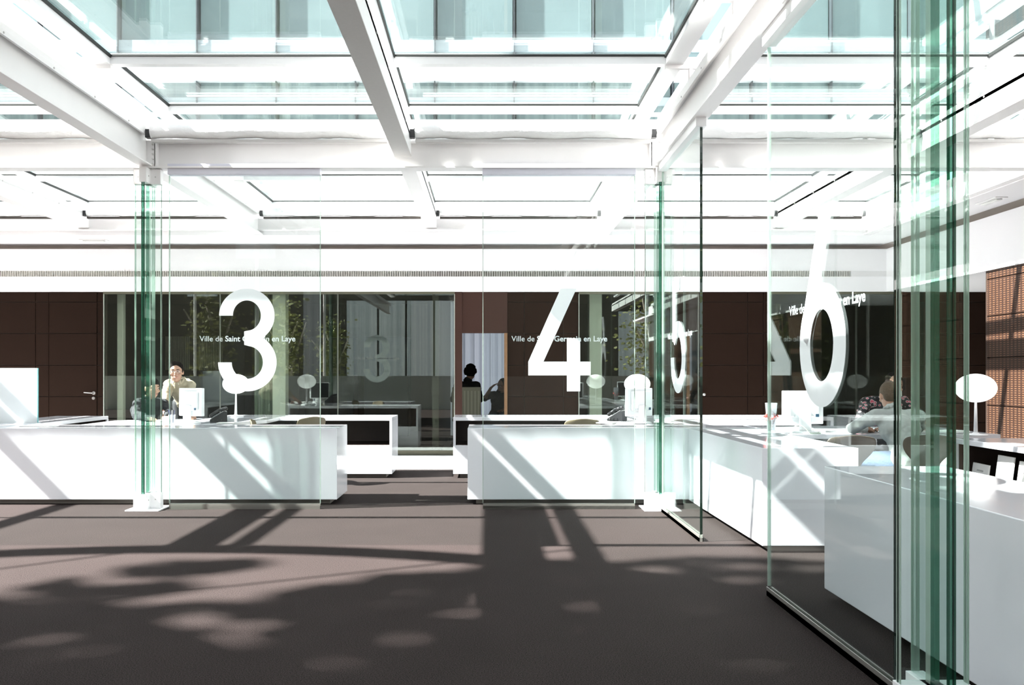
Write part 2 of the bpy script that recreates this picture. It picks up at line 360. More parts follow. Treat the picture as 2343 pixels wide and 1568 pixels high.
for nm, a, b, lb in ((0, 272, 286, 'narrow pale post behind the glass, nearest the brown door'), (1, 626, 656, 'pale white column behind the glass, just right of the large 3'), (2, 1347, 1376, 'pale white column behind the glass, right of the large 4')):
    xx0, xx1 = PX(a, 12.75), PX(b, 12.75)
    tag(MB((xx0, 12.75, 0.08)).box(xx0, xx1, 12.68, 12.68+max(0.1, xx1-xx0), 0.08, 2.75).build('inner_column', COLW, bevel=0.01), lb, 'column')
dr = MB((-3.2, 12.9, 0.1))
for k in range(9): dr.tube((-3.62+k*0.05, 12.95+0.02*(k % 2), 0.09), (-3.62+k*0.05, 12.95+0.02*(k % 2), 2.6), 0.03, seg=10)
tag(dr.build('curtain', stripes('pale_green_curtain', (0.10, 0.14, 0.11), (0.26, 0.33, 0.27), 14), smooth=True), 'dim green-grey curtain hanging behind the glass beside the white column', 'curtain')
# centre opening: daylight window with folded voile curtain behind it
cu = MB((-0.1, 16.2, 0.08)); N = 90; vs = []
for k in range(N+1):
    xx = -0.8+2.1*k/N; yy = 16.2+0.05*math.sin(k*0.9)+0.03*math.sin(k*2.3); vs.append((cu.bm.verts.new((xx+0.1, yy-16.2, 0.0)), cu.bm.verts.new((xx+0.1, yy-16.2, 2.6))))
for a, b in zip(vs[:-1], vs[1:]): cu.bm.faces.new((a[0], b[0], b[1], a[1]))
for v in cu.bm.verts: v.co += Vector((0, 0, 0))
VOILE = mat('voile', (0.75, 0.82, 0.92), 0.8, noise=(7, 0.1), transl=0.75)
o = cu.build('voile_curtain', VOILE, smooth=True); tag(o, 'pale blue-white voile curtain hanging in the bright room through the doorway', 'curtain')

# ================================================================ ROOF STEEL AND SKYLIGHTS
def zroof(Y): return 3.72 if Y <= 7.82 else 3.72-0.12*(Y-7.82)/3.7
YF0 = -1.98   # roof starts behind the viewer
def ibeam(m, x, y0, y1, z0, z1, w, t=0.014):
    m.box(x-w/2, x+w/2, y0, y1, z0, z0+t).box(x-w/2, x+w/2, y0, y1, z1-t, z1).box(x-0.008, x+0.008, y0, y1, z0+t, z1-t)
PRIM = [(-8.0, 'far left'), (-3.2, 'left'), (1.6, 'right'), (5.24, 'outer right')]
def rail(x, y0, y1, side, z, parent, o):
    m = MB(o); m.box(x+side*0.055, x+side*0.075, y0, y1, z-0.05, z-0.02).box(x+side*0.05, x+side*0.062, y0, y1, z-0.021, z+0.035)
    m.build('blind_guide', STEEL, parent)
    y = max(y0, 3.2)+0.3
    while y < y1:
        MB(o).tube((x+side*0.07, y, z-0.035), (x+side*0.079, y, z-0.035), 0.0075, seg=8).build('bolt', GREYST, parent); y += 0.62
desc = {-8.0: 'farthest left of the deep steel beams', -3.2: 'running to the left glass column', 1.6: 'running over the right and near glass columns', 5.24: 'edging the skylight by the right bulkhead'}
for x, nm in PRIM:
    for y0, y1, part in ((YF0, 7.76, 'front'), (7.90, 11.56, 'rear')):
        if x == -8.0 and part == 'front': continue
        r = thing('roof_beam', (x, y0, 3.205), 'white %s steel I-beam %s, %s length %s' % ('deep', desc[x], part, 'before the cross girder' if part == 'front' else 'beyond the cross girder'), 'beam', 'deep longitudinal roof beams')
        o = (x, y0, 3.205); m = MB(o); ibeam(m, x, y0, y1, 3.205, 3.50, 0.125 if x != 5.24 else 0.10)
        m.build('web_and_flanges', STEEL, r, bevel=0.002)
        for sd in ((1,) if x < 0 else ((-1,) if x < 5 else (-1,))): rail(x, y0+0.02, y1-0.02, sd, 3.50, r, o)
for x, nm in ((-5.6, 'left'), (-0.8, 'centre'), (4.0, 'right')):
    for y0, y1, part in ((YF0, 7.745, 'before'), (7.895, 11.56, 'beyond')):
        if x == -5.6 and part == 'before': y0 = 5.39
        r = thing('intermediate_beam', (x, y0, 3.29), 'shallower %s box beam at the %s of the skylight, %s the cross girder' % ('grey-bottomed' if (x == -0.8 and part == 'before') else 'white', nm, part), 'beam', 'intermediate roof beams')
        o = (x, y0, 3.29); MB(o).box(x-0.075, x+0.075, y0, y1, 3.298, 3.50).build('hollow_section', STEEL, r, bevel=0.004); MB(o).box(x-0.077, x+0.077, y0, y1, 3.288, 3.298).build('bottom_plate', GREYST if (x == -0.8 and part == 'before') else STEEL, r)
        rail(x, y0+0.02, y1-0.02, 1 if x < 1 else -1, 3.50, r, o)
# cross girders
r = thing('cross_girder', (-2, 7.82, 3.2), 'long white steel cross girder spanning the picture above the glass columns', 'beam'); o = (-2, 7.82, 3.2)
MB(o).box(-14, 5.24, 7.75, 7.89, 3.19, 3.203).box(-14, 5.24, 7.75, 7.89, 3.43, 3.443).box(-14, 5.24, 7.812, 7.828, 3.203, 3.43).build('web_and_flanges', STEEL, r)
for x in (-8.0, -3.2, 1.6):
    MB(o).box(x+0.09, x+0.10, 7.755, 7.812, 3.203, 3.43).build('stiffener', STEEL, r); MB(o).box(x-0.10, x-0.09, 7.755, 7.812, 3.203, 3.43).build('stiffener', STEEL, r)
    for k in range(5): MB(o).tube((x+0.07, 7.755, 3.225+k*0.045), (x+0.07, 7.74, 3.225+k*0.045), 0.009, seg=8).build('bolt', METAL, r)
    MB(o).box(x-0.08, x+0.08, 7.752, 7.762, 3.203, 3.43).build('end_plate', STEEL, r)
r = thing('edge_girder', (-2, 11.56, 3.27), 'white edge girder closing the skylight above the rear wall', 'beam'); o = (-2, 11.56, 3.27)
MB(o).box(-14, 5.30, 11.50, 11.56, 3.265, 3.42).box(-14, 5.30, 11.47, 11.56, 3.26, 3.272).build('web_and_flanges', STEEL, r)
# skylight frames and panes
YN = [-1.78, -0.58, 0.62, 1.82, 3.02, 4.22, 5.42, 6.62, 7.82, 9.02, 10.22, 11.56]
XN = [(-8.0, -5.6), (-5.6, -3.2), (-3.2, -0.8), (-0.8, 1.6), (1.6, 4.0), (4.0, 5.24)]
XN2 = [(-10.4, -8.0)]+XN
def xlim(a, b):
    lo = a+0.20 if a in (-8.0, -3.2, 1.6) else a+0.045
    hi = b-0.20 if b in (-8.0, -3.2, 1.6) else b-0.045
    return lo, hi
n = 10
for j in range(len(YN)-1):
    y0, y1 = YN[j], YN[j+1]
    for (a, b) in XN2:
        if a < -6 and y0 < 4: continue
        if a < -9 and y0 < 7: continue
        if b < -3 and y0 < 5.4: continue
        lo, hi = xlim(a, b)
        if a == 4.0: hi = 5.22
        z0, z1 = zroof(y0), zroof(y1); w = sroot('window_%d' % n, (lo, y0, z0)); n += 1; o = (lo, y0, z0)
        fr = MB(o)
        def bar(xa, xb, ya, yb, za, zb, h=0.08):
            v = [fr.bm.verts.new(Vector(p)-fr.o) for p in ((xa, ya, za), (xb, ya, za), (xb, yb, zb), (xa, yb, zb), (xa, ya, za+h), (xb, ya, za+h), (xb, yb, zb+h), (xa, yb, zb+h))]
            for q in ((0, 1, 2, 3), (4, 5, 6, 7), (0, 1, 5, 4), (1, 2, 6, 5), (2, 3, 7, 6), (3, 0, 4, 7)): fr.bm.faces.new([v[i] for i in q])
        bw = 0.14 if a in (-8.0, -3.2, 1.6) else 0.045; bw2 = 0.14 if b in (-8.0, -3.2, 1.6) else 0.045
        bar(lo-bw, lo, y0, y1, z0, z1); bar(hi, hi+bw2, y0, y1, z0, z1)
        bar(lo, hi, y1-0.035, y1+0.035 if y1 < 11 else y1, zroof(y1-0.035), zroof(y1))
        fr.build('glazing_bar', WHITE, w)
        gk = MB(o); zz = z1+0.065
        gk.box(lo, lo+0.012, y0+0.04, y1-0.035, min(z0, z1)+0.05, min(z0, z1)+0.075).box(hi-0.012, hi, y0+0.04, y1-0.035, min(z0, z1)+0.05, min(z0, z1)+0.075).box(lo, hi, y1-0.047, y1-0.035, z1+0.058, z1+0.072)
        gk.build('gasket', GASKET, w)
        pn = MB(o); v = [pn.bm.verts.new(Vector(p)-pn.o) for p in ((lo, y0, z0+0.07), (hi, y0, z0+0.07), (hi, y1, z1+0.07), (lo, y1, z1+0.07), (lo, y0, z0+0.082), (hi, y0, z0+0.082), (hi, y1, z1+0.082), (lo, y1, z1+0.082))]
        for q in ((0, 1, 2, 3), (4, 5, 6, 7), (0, 1, 5, 4), (1, 2, 6, 5), (2, 3, 7, 6), (3, 0, 4, 7)): pn.bm.faces.new([v[i] for i in q])
        pn.build('pane', ROOFG, w)
# posts carrying the glazing on the beams
k = 0
for x in (-8.0, -5.6, -3.2, -0.8, 1.6, 4.0):
    for y in YN[3:11]:
        if x < -5 and y < 5.5: continue
        px_, = (x,)
        nm_ = {-8.0: 'outermost left beam', -5.6: 'left box beam', -3.2: 'left column beam', -0.8: 'centre box beam', 1.6: 'right column beam', 4.0: 'right box beam'}[x]
        q = ('directly over the girder' if abs(y-7.82) < 0.1 else ('%s row %s the girder' % ({1: 'first', 2: 'second', 3: 'third', 4: 'fourth', 5: 'fifth'}[round(abs(y-7.82)/1.2)], 'before' if y < 7.82 else 'beyond')))
        t = thing('glazing_post', (x, y, 3.5), 'short white post on the %s, %s' % (nm_, q), 'post', 'skylight posts'); o = (x, y, 3.5); zt = zroof(y)
        MB(o).tube((x, y, 3.5), (x, y, zt-0.03), 0.019).build('post', STEEL, t, smooth=False)
        if x in (-8.0, -3.2, 1.6): MB(o).box(x-0.2, x+0.2, y-0.02, y+0.02, zt-0.03, zt).build('head_plate', STEEL, t)
        else: MB(o).box(x-0.05, x+0.05, y-0.02, y+0.02, zt-0.03, zt).build('head_plate', STEEL, t)
# roller blinds and gutters
for yy, zc, rad, tx in ((7.58, 3.47, 0.062, 'in front of the cross girder'), (11.34, 3.475, 0.055, 'above the rear edge girder')):
    for i, (a, b) in enumerate(XN2):
        if b > 5: b = 5.2
        if a < -9 and yy < 8: pass
        lb = ['farthest left', 'second from left', 'left of centre', 'centre left', 'centre right', 'between the right beams', 'far right'][i]
        t = thing('roller_blind', ((a+b)/2, yy, zc-rad), 'rolled-up white fabric blind %s, %s bay' % (tx, lb), 'blind', 'rolled blinds under the skylight'); o = t.location.copy()
        m = MB(o); ns = 40; prof = []
        x0, x1 = a+0.13, b-0.13
        for s_ in range(ns+1):
            prof.append((x0+(x1-x0)*s_/ns, rad*(1+0.05*random.uniform(-1, 1)), 0.006*math.sin(s_*0.45)))
        rings = []
        for xx, rr, dz in prof: rings.append([m.bm.verts.new(Vector((xx, yy+rr*math.cos(q*math.pi/9), zc+dz+rr*math.sin(q*math.pi/9)))-m.o) for q in range(18)])
        for ra, rb_ in zip(rings[:-1], rings[1:]):
            for q in range(18): m.bm.faces.new((ra[q], ra[(q+1) % 18], rb_[(q+1) % 18], rb_[q]))
        m.bm.faces.new(rings[0]); m.bm.faces.new(rings[-1][::-1])
        m.build('roll', BLIND, t, smooth=True)
        MB(o).box(x0-0.05, x0-0.005, yy-0.03, yy+0.03, zc-0.055, zc+0.02).build('bracket', BLACK, t); MB(o).box(x1+0.005, x1+0.05, yy-0.03, yy+0.03, zc-0.055, zc+0.02).build('bracket', BLACK, t)
        MB(o).box(x0, x1, yy-0.02, yy+0.03, zc-rad-0.032, zc-rad-0.006).build('underside_shade_bar', GREYST if yy < 8 else DARKGAP, t)  # bar painted darker to give the shade under the roll
for i, (yy, zc, tx) in enumerate(((7.95, 3.62, 'above the cross girder'), (11.52, 3.56, 'above the rear edge girder'))):
    tag(MB((-2, yy, zc)).box(-10.4, 5.24, yy-0.10, yy+0.02, zc, zc+0.05).build('gutter', WHITE, bevel=0.004), 'long bright white gutter strip %s' % tx, 'gutter')
# emergency lights
for x, y, rz, lb in ((PX(215, 11.95), 11.95, 0, 'flush emergency light in the soffit at the left'), (5.58, 9.25, 90, 'flush emergency light in the soffit at the right')):
    t = thing('emergency_light', (x, y, 3.2), lb, 'light', None, rz)
    MB().box(-0.19, 0.19, -0.07, 0.07, -0.012, 0.0).build('light_frame', STEEL, t, bevel=0.004)
    MB().box(-0.15, 0.15, -0.035, 0.035, -0.03, -0.012).build('lens', mat('milky_lens', (0.7, 0.7, 0.68), 0.2), t, bevel=0.008)

# ================================================================ GLASS COLUMNS
def glass_column(x, y, label):
    t = thing('glass_column', (x, y, 0), label, 'column', 'cruciform glass columns')
    for ax in (0, 1):
        for side in (-1, 1):
            m = MB()
            def bx(u0, u1, w0, w1, mi, edge=None):
                u0, u1 = min(u0*side, u1*side), max(u0*side, u1*side)
                if ax == 0: m.box(u0, u1, w0, w1, 0.06, 3.14, mi, edge)
                else: m.box(w0, w1, u0, u1, 0.06, 3.14, mi, edge)
            bx(0.0165, 0.120, -0.016, 0.016, 0, 1)
            bx(0.1205, 0.123, -0.0155, -0.006, 1); bx(0.1205, 0.124, 0.004, 0.006, 2); bx(0.1205, 0.123, 0.008, 0.0155, 1)
            m.build('glass_fin', [FING, EDGEP, EDGED] if ax == 0 or side == 1 else [FING, EDGEG, EDGED], t)
    def cross(m, z0, z1, w, tk):
        m.box(-w, w, -tk, tk, z0, z1).box(-tk, tk, -w, w, z0, z1)
    m = MB(); cross(m, 0.012, 0.155, 0.128, 0.034); m.build('base_shoe', WHITE, t, bevel=0.003)
    MB().box(-0.155, 0.155, -0.155, 0.155, 0.0, 0.012).build('base_plate', WHITE, t, bevel=0.003)
    m = MB(); cross(m, 3.045, 3.185, 0.128, 0.034); m.build('head_shoe', STEEL, t, bevel=0.003)
    MB().box(-0.06, 0.06, -0.06, 0.06, 3.185, 3.205).build('head_plate', GREYST, t)
    for z in (0.095, 3.11):
        for bx in (-0.08, 0.08):
            MB().tube((bx, -0.034, z), (bx, -0.038, z), 0.006, seg=10).build('bolt', GREYST, t)
            MB().tube((-0.034 if x > 0 else 0.034, bx, z), (-0.038 if x > 0 else 0.038, bx, z), 0.006, seg=10).build('bolt', GREYST, t)
    return t
glass_column(-3.2, 7.82, 'cross-shaped green glass column on a white base at the left')
glass_column(1.588, 7.82, 'cross-shaped green glass column on a white base right of the large 4')
glass_column(1.59, 2.985, 'nearest cross-shaped green glass column at the right, running out of frame')

# ================================================================ NUMERALS
def ell(cx, cy, rx, ry, a0, a1, n=40): return [(cx+rx*math.cos(math.radians(a0+(a1-a0)*i/n)), cy+ry*math.sin(math.radians(a0+(a1-a0)*i/n))) for i in range(n+1)]
U = 1/682.0
def num3():
    def p(x, y): return ((x-268)*U, (770-y)*U)
    L = []
    up = (450, 285); lo = (453, 585)
    for a in range(180, -52, -4): L.append(p(up[0]+177*math.cos(math.radians(a)), up[1]-173*math.sin(math.radians(a))))
    for a in range(56, -181, -4): L.append(p(lo[0]+187*math.cos(math.radians(a)), lo[1]-185*math.sin(math.radians(a))))
    for a in range(-180, 88, 4): L.append(p(lo[0]+100*math.cos(math.radians(a)), lo[1]-105*math.sin(math.radians(a))))
    L += [p(433, 472), p(433, 387)]
    for a in range(-88, 181, 4): L.append(p(up[0]+90*math.cos(math.radians(a)), up[1]-97*math.sin(math.radians(a))))
    return [L], 0.541
def num4():
    def p(x, y): return ((x-718)*U, (770-y)*U)
    return [[p(718, 668), p(718, 580), p(925, 112), p(1027, 112), p(815, 580), p(965, 580), p(965, 430), p(1050, 430), p(1050, 580), p(1117, 580), p(1117, 668), p(1050, 668), p(1050, 770), p(965, 770), p(965, 668)]], 0.585
def ring_piece(cx, cy, rx, ry, ix, iy, a0, a1, step=4):
    n = max(2, int(abs(a1-a0)/step)); L = ell(cx, cy, rx, ry, a0, a1, n); return L+ell(cx, cy, ix, iy, a1, a0, n)
def num5():
    w = 0.52; ps = [[(0.045, 0.965), (0.045, 0.44), (0.155, 0.50), (0.155, 0.86), (0.47, 0.86), (0.47, 0.965)]]
    ps.append(ring_piece(0.25, 0.305, 0.27, 0.305, 0.145, 0.185, 180, 360)); ps.append(ring_piece(0.25, 0.305, 0.27, 0.305, 0.145, 0.185, 0, 145))
    return ps, w
def num6():
    w = 0.55; ps = [ring_piece(0.275, 0.298, 0.275, 0.298, 0.14, 0.174, 0, 180), ring_piece(0.275, 0.298, 0.275, 0.298, 0.14, 0.174, 180, 360)]
    ps.append([(0.012, 0.36), (0.10, 0.30), (0.22, 0.5), (0.41, 0.965), (0.26, 0.965)])
    return ps, w
def text_mesh(parent, frame, width):
    """the town-hall line, light then bold"""
    specs = [('Ville de ', 0.0), ('Saint Germain en Laye', 0.006)]
    objs = []; xoff = 0
    bmj = bmesh.new()
    for s_, off in specs:
        c = bpy.data.curves.new('lettering', 'FONT'); c.body = s_; c.size = 1.0; c.offset = off*3; c.extrude = 0.004; c.resolution_u = 3
        tmp = bpy.data.objects.new('tmp', c); COL.objects.link(tmp); dg = bpy.context.evaluated_depsgraph_get(); dg.update()
        me = bpy.data.meshes.new_from_object(tmp.evaluated_get(dg)); wx = max(v.co.x for v in me.vertices)
        for v in me.vertices: v.co.x += xoff
        bmj.from_mesh(me); xoff += wx+0.32
        bpy.data.objects.remove(tmp); bpy.data.curves.remove(c); bpy.data.meshes.remove(me)
    tot = max(v.co.x for v in bmj.verts); k = width/tot
    for v in bmj.verts: v.co = Vector(frame(v.co.x*k-width/2, v.co.y*k, v.co.z*0.1))
    me = bpy.data.meshes.new('lettering'); bmj.to_mesh(me); bmj.free(); me.materials.append(FILM)
    o = bpy.data.objects.new('lettering', me); COL.objects.link(o); o.parent = parent; return o

# ================================================================ GLASS PARTITION PANELS
def partition(kind, a, b, c, numf, nm, label, tilt=0.0):
    """kind x: panel across the view at y=c between x=a..b; kind y: panel along the view at x=c, between y=a (far) and y=b (near)"""
    cx, cy = ((a+b)/2, c) if kind == 'x' else (c, (a+b)/2)
    t = thing('glass_partition', (cx, cy, 0), label, 'glass panel', 'numbered glass partitions'); o = (cx, cy, 0)
    def bx(m, u0, u1, w0, w1, z0, z1, *e):
        if kind == 'x': m.box(u0, u1, c+w0, c+w1, z0, z1, *e)
        else: m.box(c+w0, c+w1, u0, u1, z0, z1, *e)
        return m
    lo, hi = min(a, b), max(a, b)
    bx(MB(o), lo, hi, -0.003, 0.003, 0.035, 3.16).build('pane', PANELG, t)
    for u in (lo, hi): bx(MB(o), u-0.003, u+0.003, -0.0095, 0.0095, 0.055, 3.13).build('glass_edge', EDGEP if kind == 'x' or u == hi else EDGED, t)
    hr = MB(o); bx(hr, lo-0.005, hi+0.005, -0.04, 0.04, 3.135, 3.235); hr.build('head_rail', mat('pale_lilac_rail', (0.64, 0.64, 0.72), 0.35) if kind == 'x' else WHITE, t, bevel=0.003)
    m = MB(o); bx(m, lo, hi, -0.016, -0.0105, 0.0, 0.05); bx(m, lo, hi, 0.0105, 0.016, 0.0, 0.05); bx(m, lo, hi, -0.016, 0.016, 0.0, 0.03); m.build('floor_rail', mat('aluminium_rail', (0.35, 0.34, 0.31), 0.35, metal=0.7), t)
    m = MB(o); tb = (lambda u, w, z: (u, c+w, z)) if kind == 'x' else (lambda u, w, z: (c+w, u, z))
    m.tube(tb(lo+0.05, 0, 3.25), tb(hi-0.05, 0, 3.25), 0.008); m.build('hanging_rod', STEEL, t)
    ps, w = numf(); z0 = 1.105
    if kind == 'x': fr = lambda u, v, q: (nm-w/2+u-cx, -0.0035-q, z0+v)
    else: fr = lambda u, v, q: (-0.0035-q, nm+w/2-u-cy, z0+v)
    m = MB()
    for i_, p in enumerate(ps): m.prism(p, 0.001+0.0006*i_, fr)
    m.build('numeral', FILM, t)
    zt = 1.575
    if kind == 'x': tf = lambda u, v, q: (nm+u-cx+0.0, 0.0045+q, zt+v)
    else: tf = lambda u, v, q: (0.0045+q, nm-u-cy, zt+v)
    text_mesh(t, tf, 0.90)
    return t
partition('x', PX(388, 7.82), PX(733, 7.82), 7.82, num3, PX(566, 7.82), 'clear glass panel bearing the large white number 3')
partition('x', PX(1105, 7.82), PX(1452, 7.82), 7.82, num4, PX(1280, 7.82), 'clear glass panel bearing the large white number 4')
partition('y', 7.66, 6.28, 1.6, num5, 7.03, 'clear glass panel edge-on to the view bearing the white number 5')
partition('y', 4.755, 3.27, 1.6, num6, 4.0, 'nearest glass panel at the right bearing the tall white number 6')

# ================================================================ OUTSIDE: building above, tree, hoop, cables, courtyard behind the viewer
ground = MB().box(-60, -14, -40, 40, -0.2, -0.1).box(-14, 60, -40, -6, -0.2, -0.1).build('ground', mat('gravel_ground', (0.30, 0.28, 0.25), 0.9, noise=(3, 0.2))); struct(ground)
FY = 12.62
bl = thing('office_building', (0, FY, 3.3), 'tall glazed teal facade with white floor bands seen above the skylight', 'building'); o = (0, FY, 3.3)
MB(o).box(-16, 14, FY+0.3, FY+0.6, 3.3, 14).build('core_wall', mat('teal_dark_core', (0.10, 0.17, 0.18), 0.5), bl)
for z0, z1, dd in ((3.3, 4.92, 0.0), (5.74, 6.06, -0.05), (8.6, 9.0, -0.05)):
    MB(o).box(-16, 14, FY+dd, FY+0.3, z0, z1).build('floor_band', mat('white_facade_band', (0.62, 0.66, 0.68), 0.4, noise=(2, 0.03)), bl)
for z in (3.98, 4.16, 4.34, 4.52, 4.70, 4.86):
    MB(o).box(-16, 14, FY-0.03, FY, z, z+0.03).build('band_rib', mat('grey_teal_rib', (0.35, 0.46, 0.46), 0.4), bl)
for z0, z1 in ((5.38, 5.50), (6.20, 6.38)):
    MB(o).box(-16, 14, FY+0.1, FY+0.14, z0, z1).build('guard_rail', mat('pale_guard_rail', (0.30, 0.36, 0.39), 0.3), bl)
for k in range(-5, 12):
    x0 = -6.87+1.21*k
    for z0, z1, mm in ((4.92, 5.74, CURT), (6.06, 8.6, TEALG)):
        MB(o).box(x0+0.03, x0+1.18, FY+0.15, FY+0.2, z0, z1).build('window_panel', mm, bl)
        MB(o).box(x0-0.015, x0+0.0, FY+0.06, FY+0.2, z0, z1).build('mullion', mat('dark_mullion', (0.05, 0.06, 0.07), 0.4), bl)

# big tree high to the left whose crown shades the carpet
FLECK = [(455, 1420, 75, 26), (590, 1432, 60, 12), (575, 1472, 75, 16), (115, 1463, 42, 10), (240, 1490, 85, 13), (750, 1525, 65, 14), (1010, 1362, 50, 9), (950, 1352, 45, 7), (1150, 1370, 60, 18), (1165, 1395, 40, 14), (1075, 1400, 30, 20),
         (1345, 1386, 50, 9), (1500, 1305, 65, 12), (1700, 1299, 90, 6), (1690, 1331, 70, 8), (1750, 1530, 60, 11), (1080, 1462, 35, 14), (1330, 1545, 75, 14), (930, 1470, 40, 9), (1440, 1450, 35, 6), (1160, 1418, 40, 6), (620, 1545, 50, 8), (930, 1515, 40, 8), (400, 1460, 40, 6), (1850, 1300, 50, 9), (60, 1397, 50, 5), (330, 1383, 60, 7)]
def fl(px, py): Y = F*EYE/(py-HY); return ((px-CX)*Y/F, Y)
EDGE = [(-400, 1345), (0, 1368), (60, 1378), (170, 1372), (240, 1384), (330, 1388), (480, 1378), (600, 1386), (640, 1360), (700, 1340), (760, 1332), (820, 1338), (880, 1318), (960, 1316), (1060, 1305), (1130, 1296), (1200, 1290), (1290, 1280), (1380, 1290), (1450, 1290), (1520, 1284), (1600, 1272), (1650, 1278), (1750, 1278), (1870, 1285), (2600, 1290)]
BLOB = [(430, 1300, 130, 15), (540, 1290, 80, 8), (330, 1312, 60, 10), (120, 1340, 75, 13), (60, 1345, 60, 10), (320, 1352, 130, 12), (400, 1342, 60, 8), (170, 1360, 80, 8)]
def shaded(px, py):
    for c in FLECK:
        if ((px-c[0])/c[2])**2+((py-c[1])/c[3])**2 < 1: return False
    for c in BLOB:
        if ((px-c[0])/c[2])**2+((py-c[1])/c[3])**2 < 1: return True
    for (a, ya), (b, yb) in zip(EDGE[:-1], EDGE[1:]):
        if a <= px <= b: return py > ya+(yb-ya)*(px-a)/(b-a)
    return True
tr = thing('tree', (-15, -0.2, 0), 'large leafy tree standing outside to the left, casting dappled shade on the carpet', 'tree'); o = (-15, -0.2, 0)
tk = MB(o); tk.limb((-15, -0.2, 0), 0.32, (-14.8, -0.1, 6), 0.24).limb((-14.8, -0.1, 6), 0.24, (-14.2, 0.2, 11.5), 0.14)
for e in ((-11, 1.5, 12), (-17, 1.8, 12.5), (-12.5, -2, 12), (-17, -2, 12.3), (-14, 1, 14)): tk.limb((-14.6, 0, 8.5), 0.13, e, 0.03)
BARK = mat('bark', (0.12, 0.09, 0.07), 0.9, noise=(9, 0.3), bump=(15, 1)); tk.build('trunk', BARK, tr)
lf = bmesh.new(); rnd = random.Random(3); cnt = 0
LEAF = mat('leaf_green', (0.07, 0.12, 0.035), 0.7, noise=(4, 0.3))
fx = -4.6
while fx < 4.8:
    fy = 0.4
    while fy < 5.95:
        jx = fx+rnd.uniform(-.06, .06); jy = fy+rnd.uniform(-.06, .06); py = HY+F*EYE/jy; px = CX+jx*F/jy
        if shaded(px, py) and rnd.random() > 0.03 and not (jx > 2.85 and jy > 3.6):  # leaf gaps shaped to let light flecks and sun on the six through
            z = 12.8+rnd.uniform(-1.0, 1.0); c = Vector((jx-z, jy-0.195*z, z)); s_ = rnd.uniform(0.07, 0.115)
            nrm = (-SUN+Vector((rnd.uniform(-.6, .6), rnd.uniform(-.6, .6), rnd.uniform(-.6, .6)))).normalized()
            q = nrm.to_track_quat('Z', 'Y'); a_ = rnd.uniform(0, 6.28)
            vs = [lf.verts.new(c-Vector(o)+q @ Vector((s_*1.25*math.cos(a_+t), s_*math.sin(a_+t), 0))) for t in (0, 1.2, 2.4, 3.14, 4.0, 5.2)]
            lf.faces.new(vs)
        fy += 0.098
    fx += 0.098
for k in range(230):  # extra leaf patch added to shade the man in the grey sweater
    jx = rnd.uniform(4.0, 5.1); jy = rnd.uniform(6.5, 7.75); z = 12.8+rnd.uniform(-1, 1); c = Vector((jx-z, jy-0.195*z, z)); s_ = rnd.uniform(0.09, 0.13)
    q = (-SUN+Vector((rnd.uniform(-.6, .6), rnd.uniform(-.6, .6), rnd.uniform(-.6, .6)))).normalized().to_track_quat('Z', 'Y')
    lf.faces.new([lf.verts.new(c-Vector(o)+q @ Vector((s_*1.25*math.cos(t), s_*math.sin(t), 0))) for t in (0, 1.2, 2.4, 3.14, 4.0, 5.2)])
me = bpy.data.meshes.new('foliage'); lf.to_mesh(me); lf.free(); me.materials.append(LEAF); q = bpy.data.objects.new('foliage', me); COL.objects.link(q); q.parent = tr; q['kind'] = 'stuff'

# unseen hoop added to cast the arc shadow, and two cables outside
zc = 7.0; cc = Vector((-2.1-zc, 0.10-0.195*zc, zc)); hb = MB(cc); R0, R1 = 5.78, 6.06; pr0 = None
for k in range(97):
    a = 2*math.pi*k/96; u = Vector((math.cos(a), math.sin(a), 0))
    cur = [hb.bm.verts.new(u*R0), hb.bm.verts.new(u*R1), hb.bm.verts.new(u*R1+Vector((0, 0, .06))), hb.bm.verts.new(u*R0+Vector((0, 0, .06)))]
    if pr0:
        for i in range(4): hb.bm.faces.new((pr0[i], pr0[(i+1) % 4], cur[(i+1) % 4], cur[i]))
    pr0 = cur
t = thing('arc_shadow_hoop', cc, 'large white hoop added out of view, high to the left, to cast an arc shadow', 'shadow hoop'); hb.build('rim', STEEL, t)
for k in range(5):
    a = math.radians(100+k*50); q = cc+Vector((5.92*math.cos(a), 5.92*math.sin(a), 0)); MB(cc).tube((q.x, q.y, -0.1), (q.x, q.y, zc), 0.05).build('post', STEEL, t)
def cable(pa, pb, z, lb):
    a = Vector((*fl(*pa), 0)); b = Vector((*fl(*pb), 0)); d = (b-a); a -= d*1.2; b += d*0.6
    s1 = a-SUN*(z/-SUN.z)*1.0; s2 = b-SUN*(z/-SUN.z)
    tag(MB(s1).tube(s1, s2, 0.016).build('cable', BLACK), lb, 'cable')
cable((60, 1392), (1000, 1291), 6.0, 'longer taut dark cable outside above the skylight, towards the tree')
cable((0, 1302), (290, 1265), 6.2, 'shorter taut dark cable outside above the skylight, nearer the hoop')

# courtyard behind the viewer, seen only as reflections in the rear glazing
struct(MB().box(-30, 30, -5.8, -5.6, -0.1, 1.22).build('wall_courtyard_parapet', mat('grey_parapet', (0.45, 0.46, 0.42), 0.8)))
bb = thing('courtyard_building', (0, -14, 0), 'dark building across the courtyard behind the viewer, with pale curtained windows', 'building'); o = (0, -14, 0)
MB(o).box(-23, 11, -14.6, -14, -0.1, 8).build('facade', mat('dark_brown_facade', (0.05, 0.045, 0.035), 0.7, noise=(0.6, 0.2)), bb)
for k, (a, b, z0, z1) in enumerate(((-6.6, -5.2, 1.2, 4.7), (-5.1, -3.9, 1.2, 4.7), (-3.8, -2.6, 1.2, 4.7), (-2.5, -1.6, 1.2, 4.7), (6, 7.4, 1.2, 4.2), (-14, -12.6, 4.9, 7.2), (-9, -7.6, 5.4, 7.4))):
    MB(o).box(a, b, -13.99, -13.93, z0, z1).build('curtained_window', CURTB, bb)
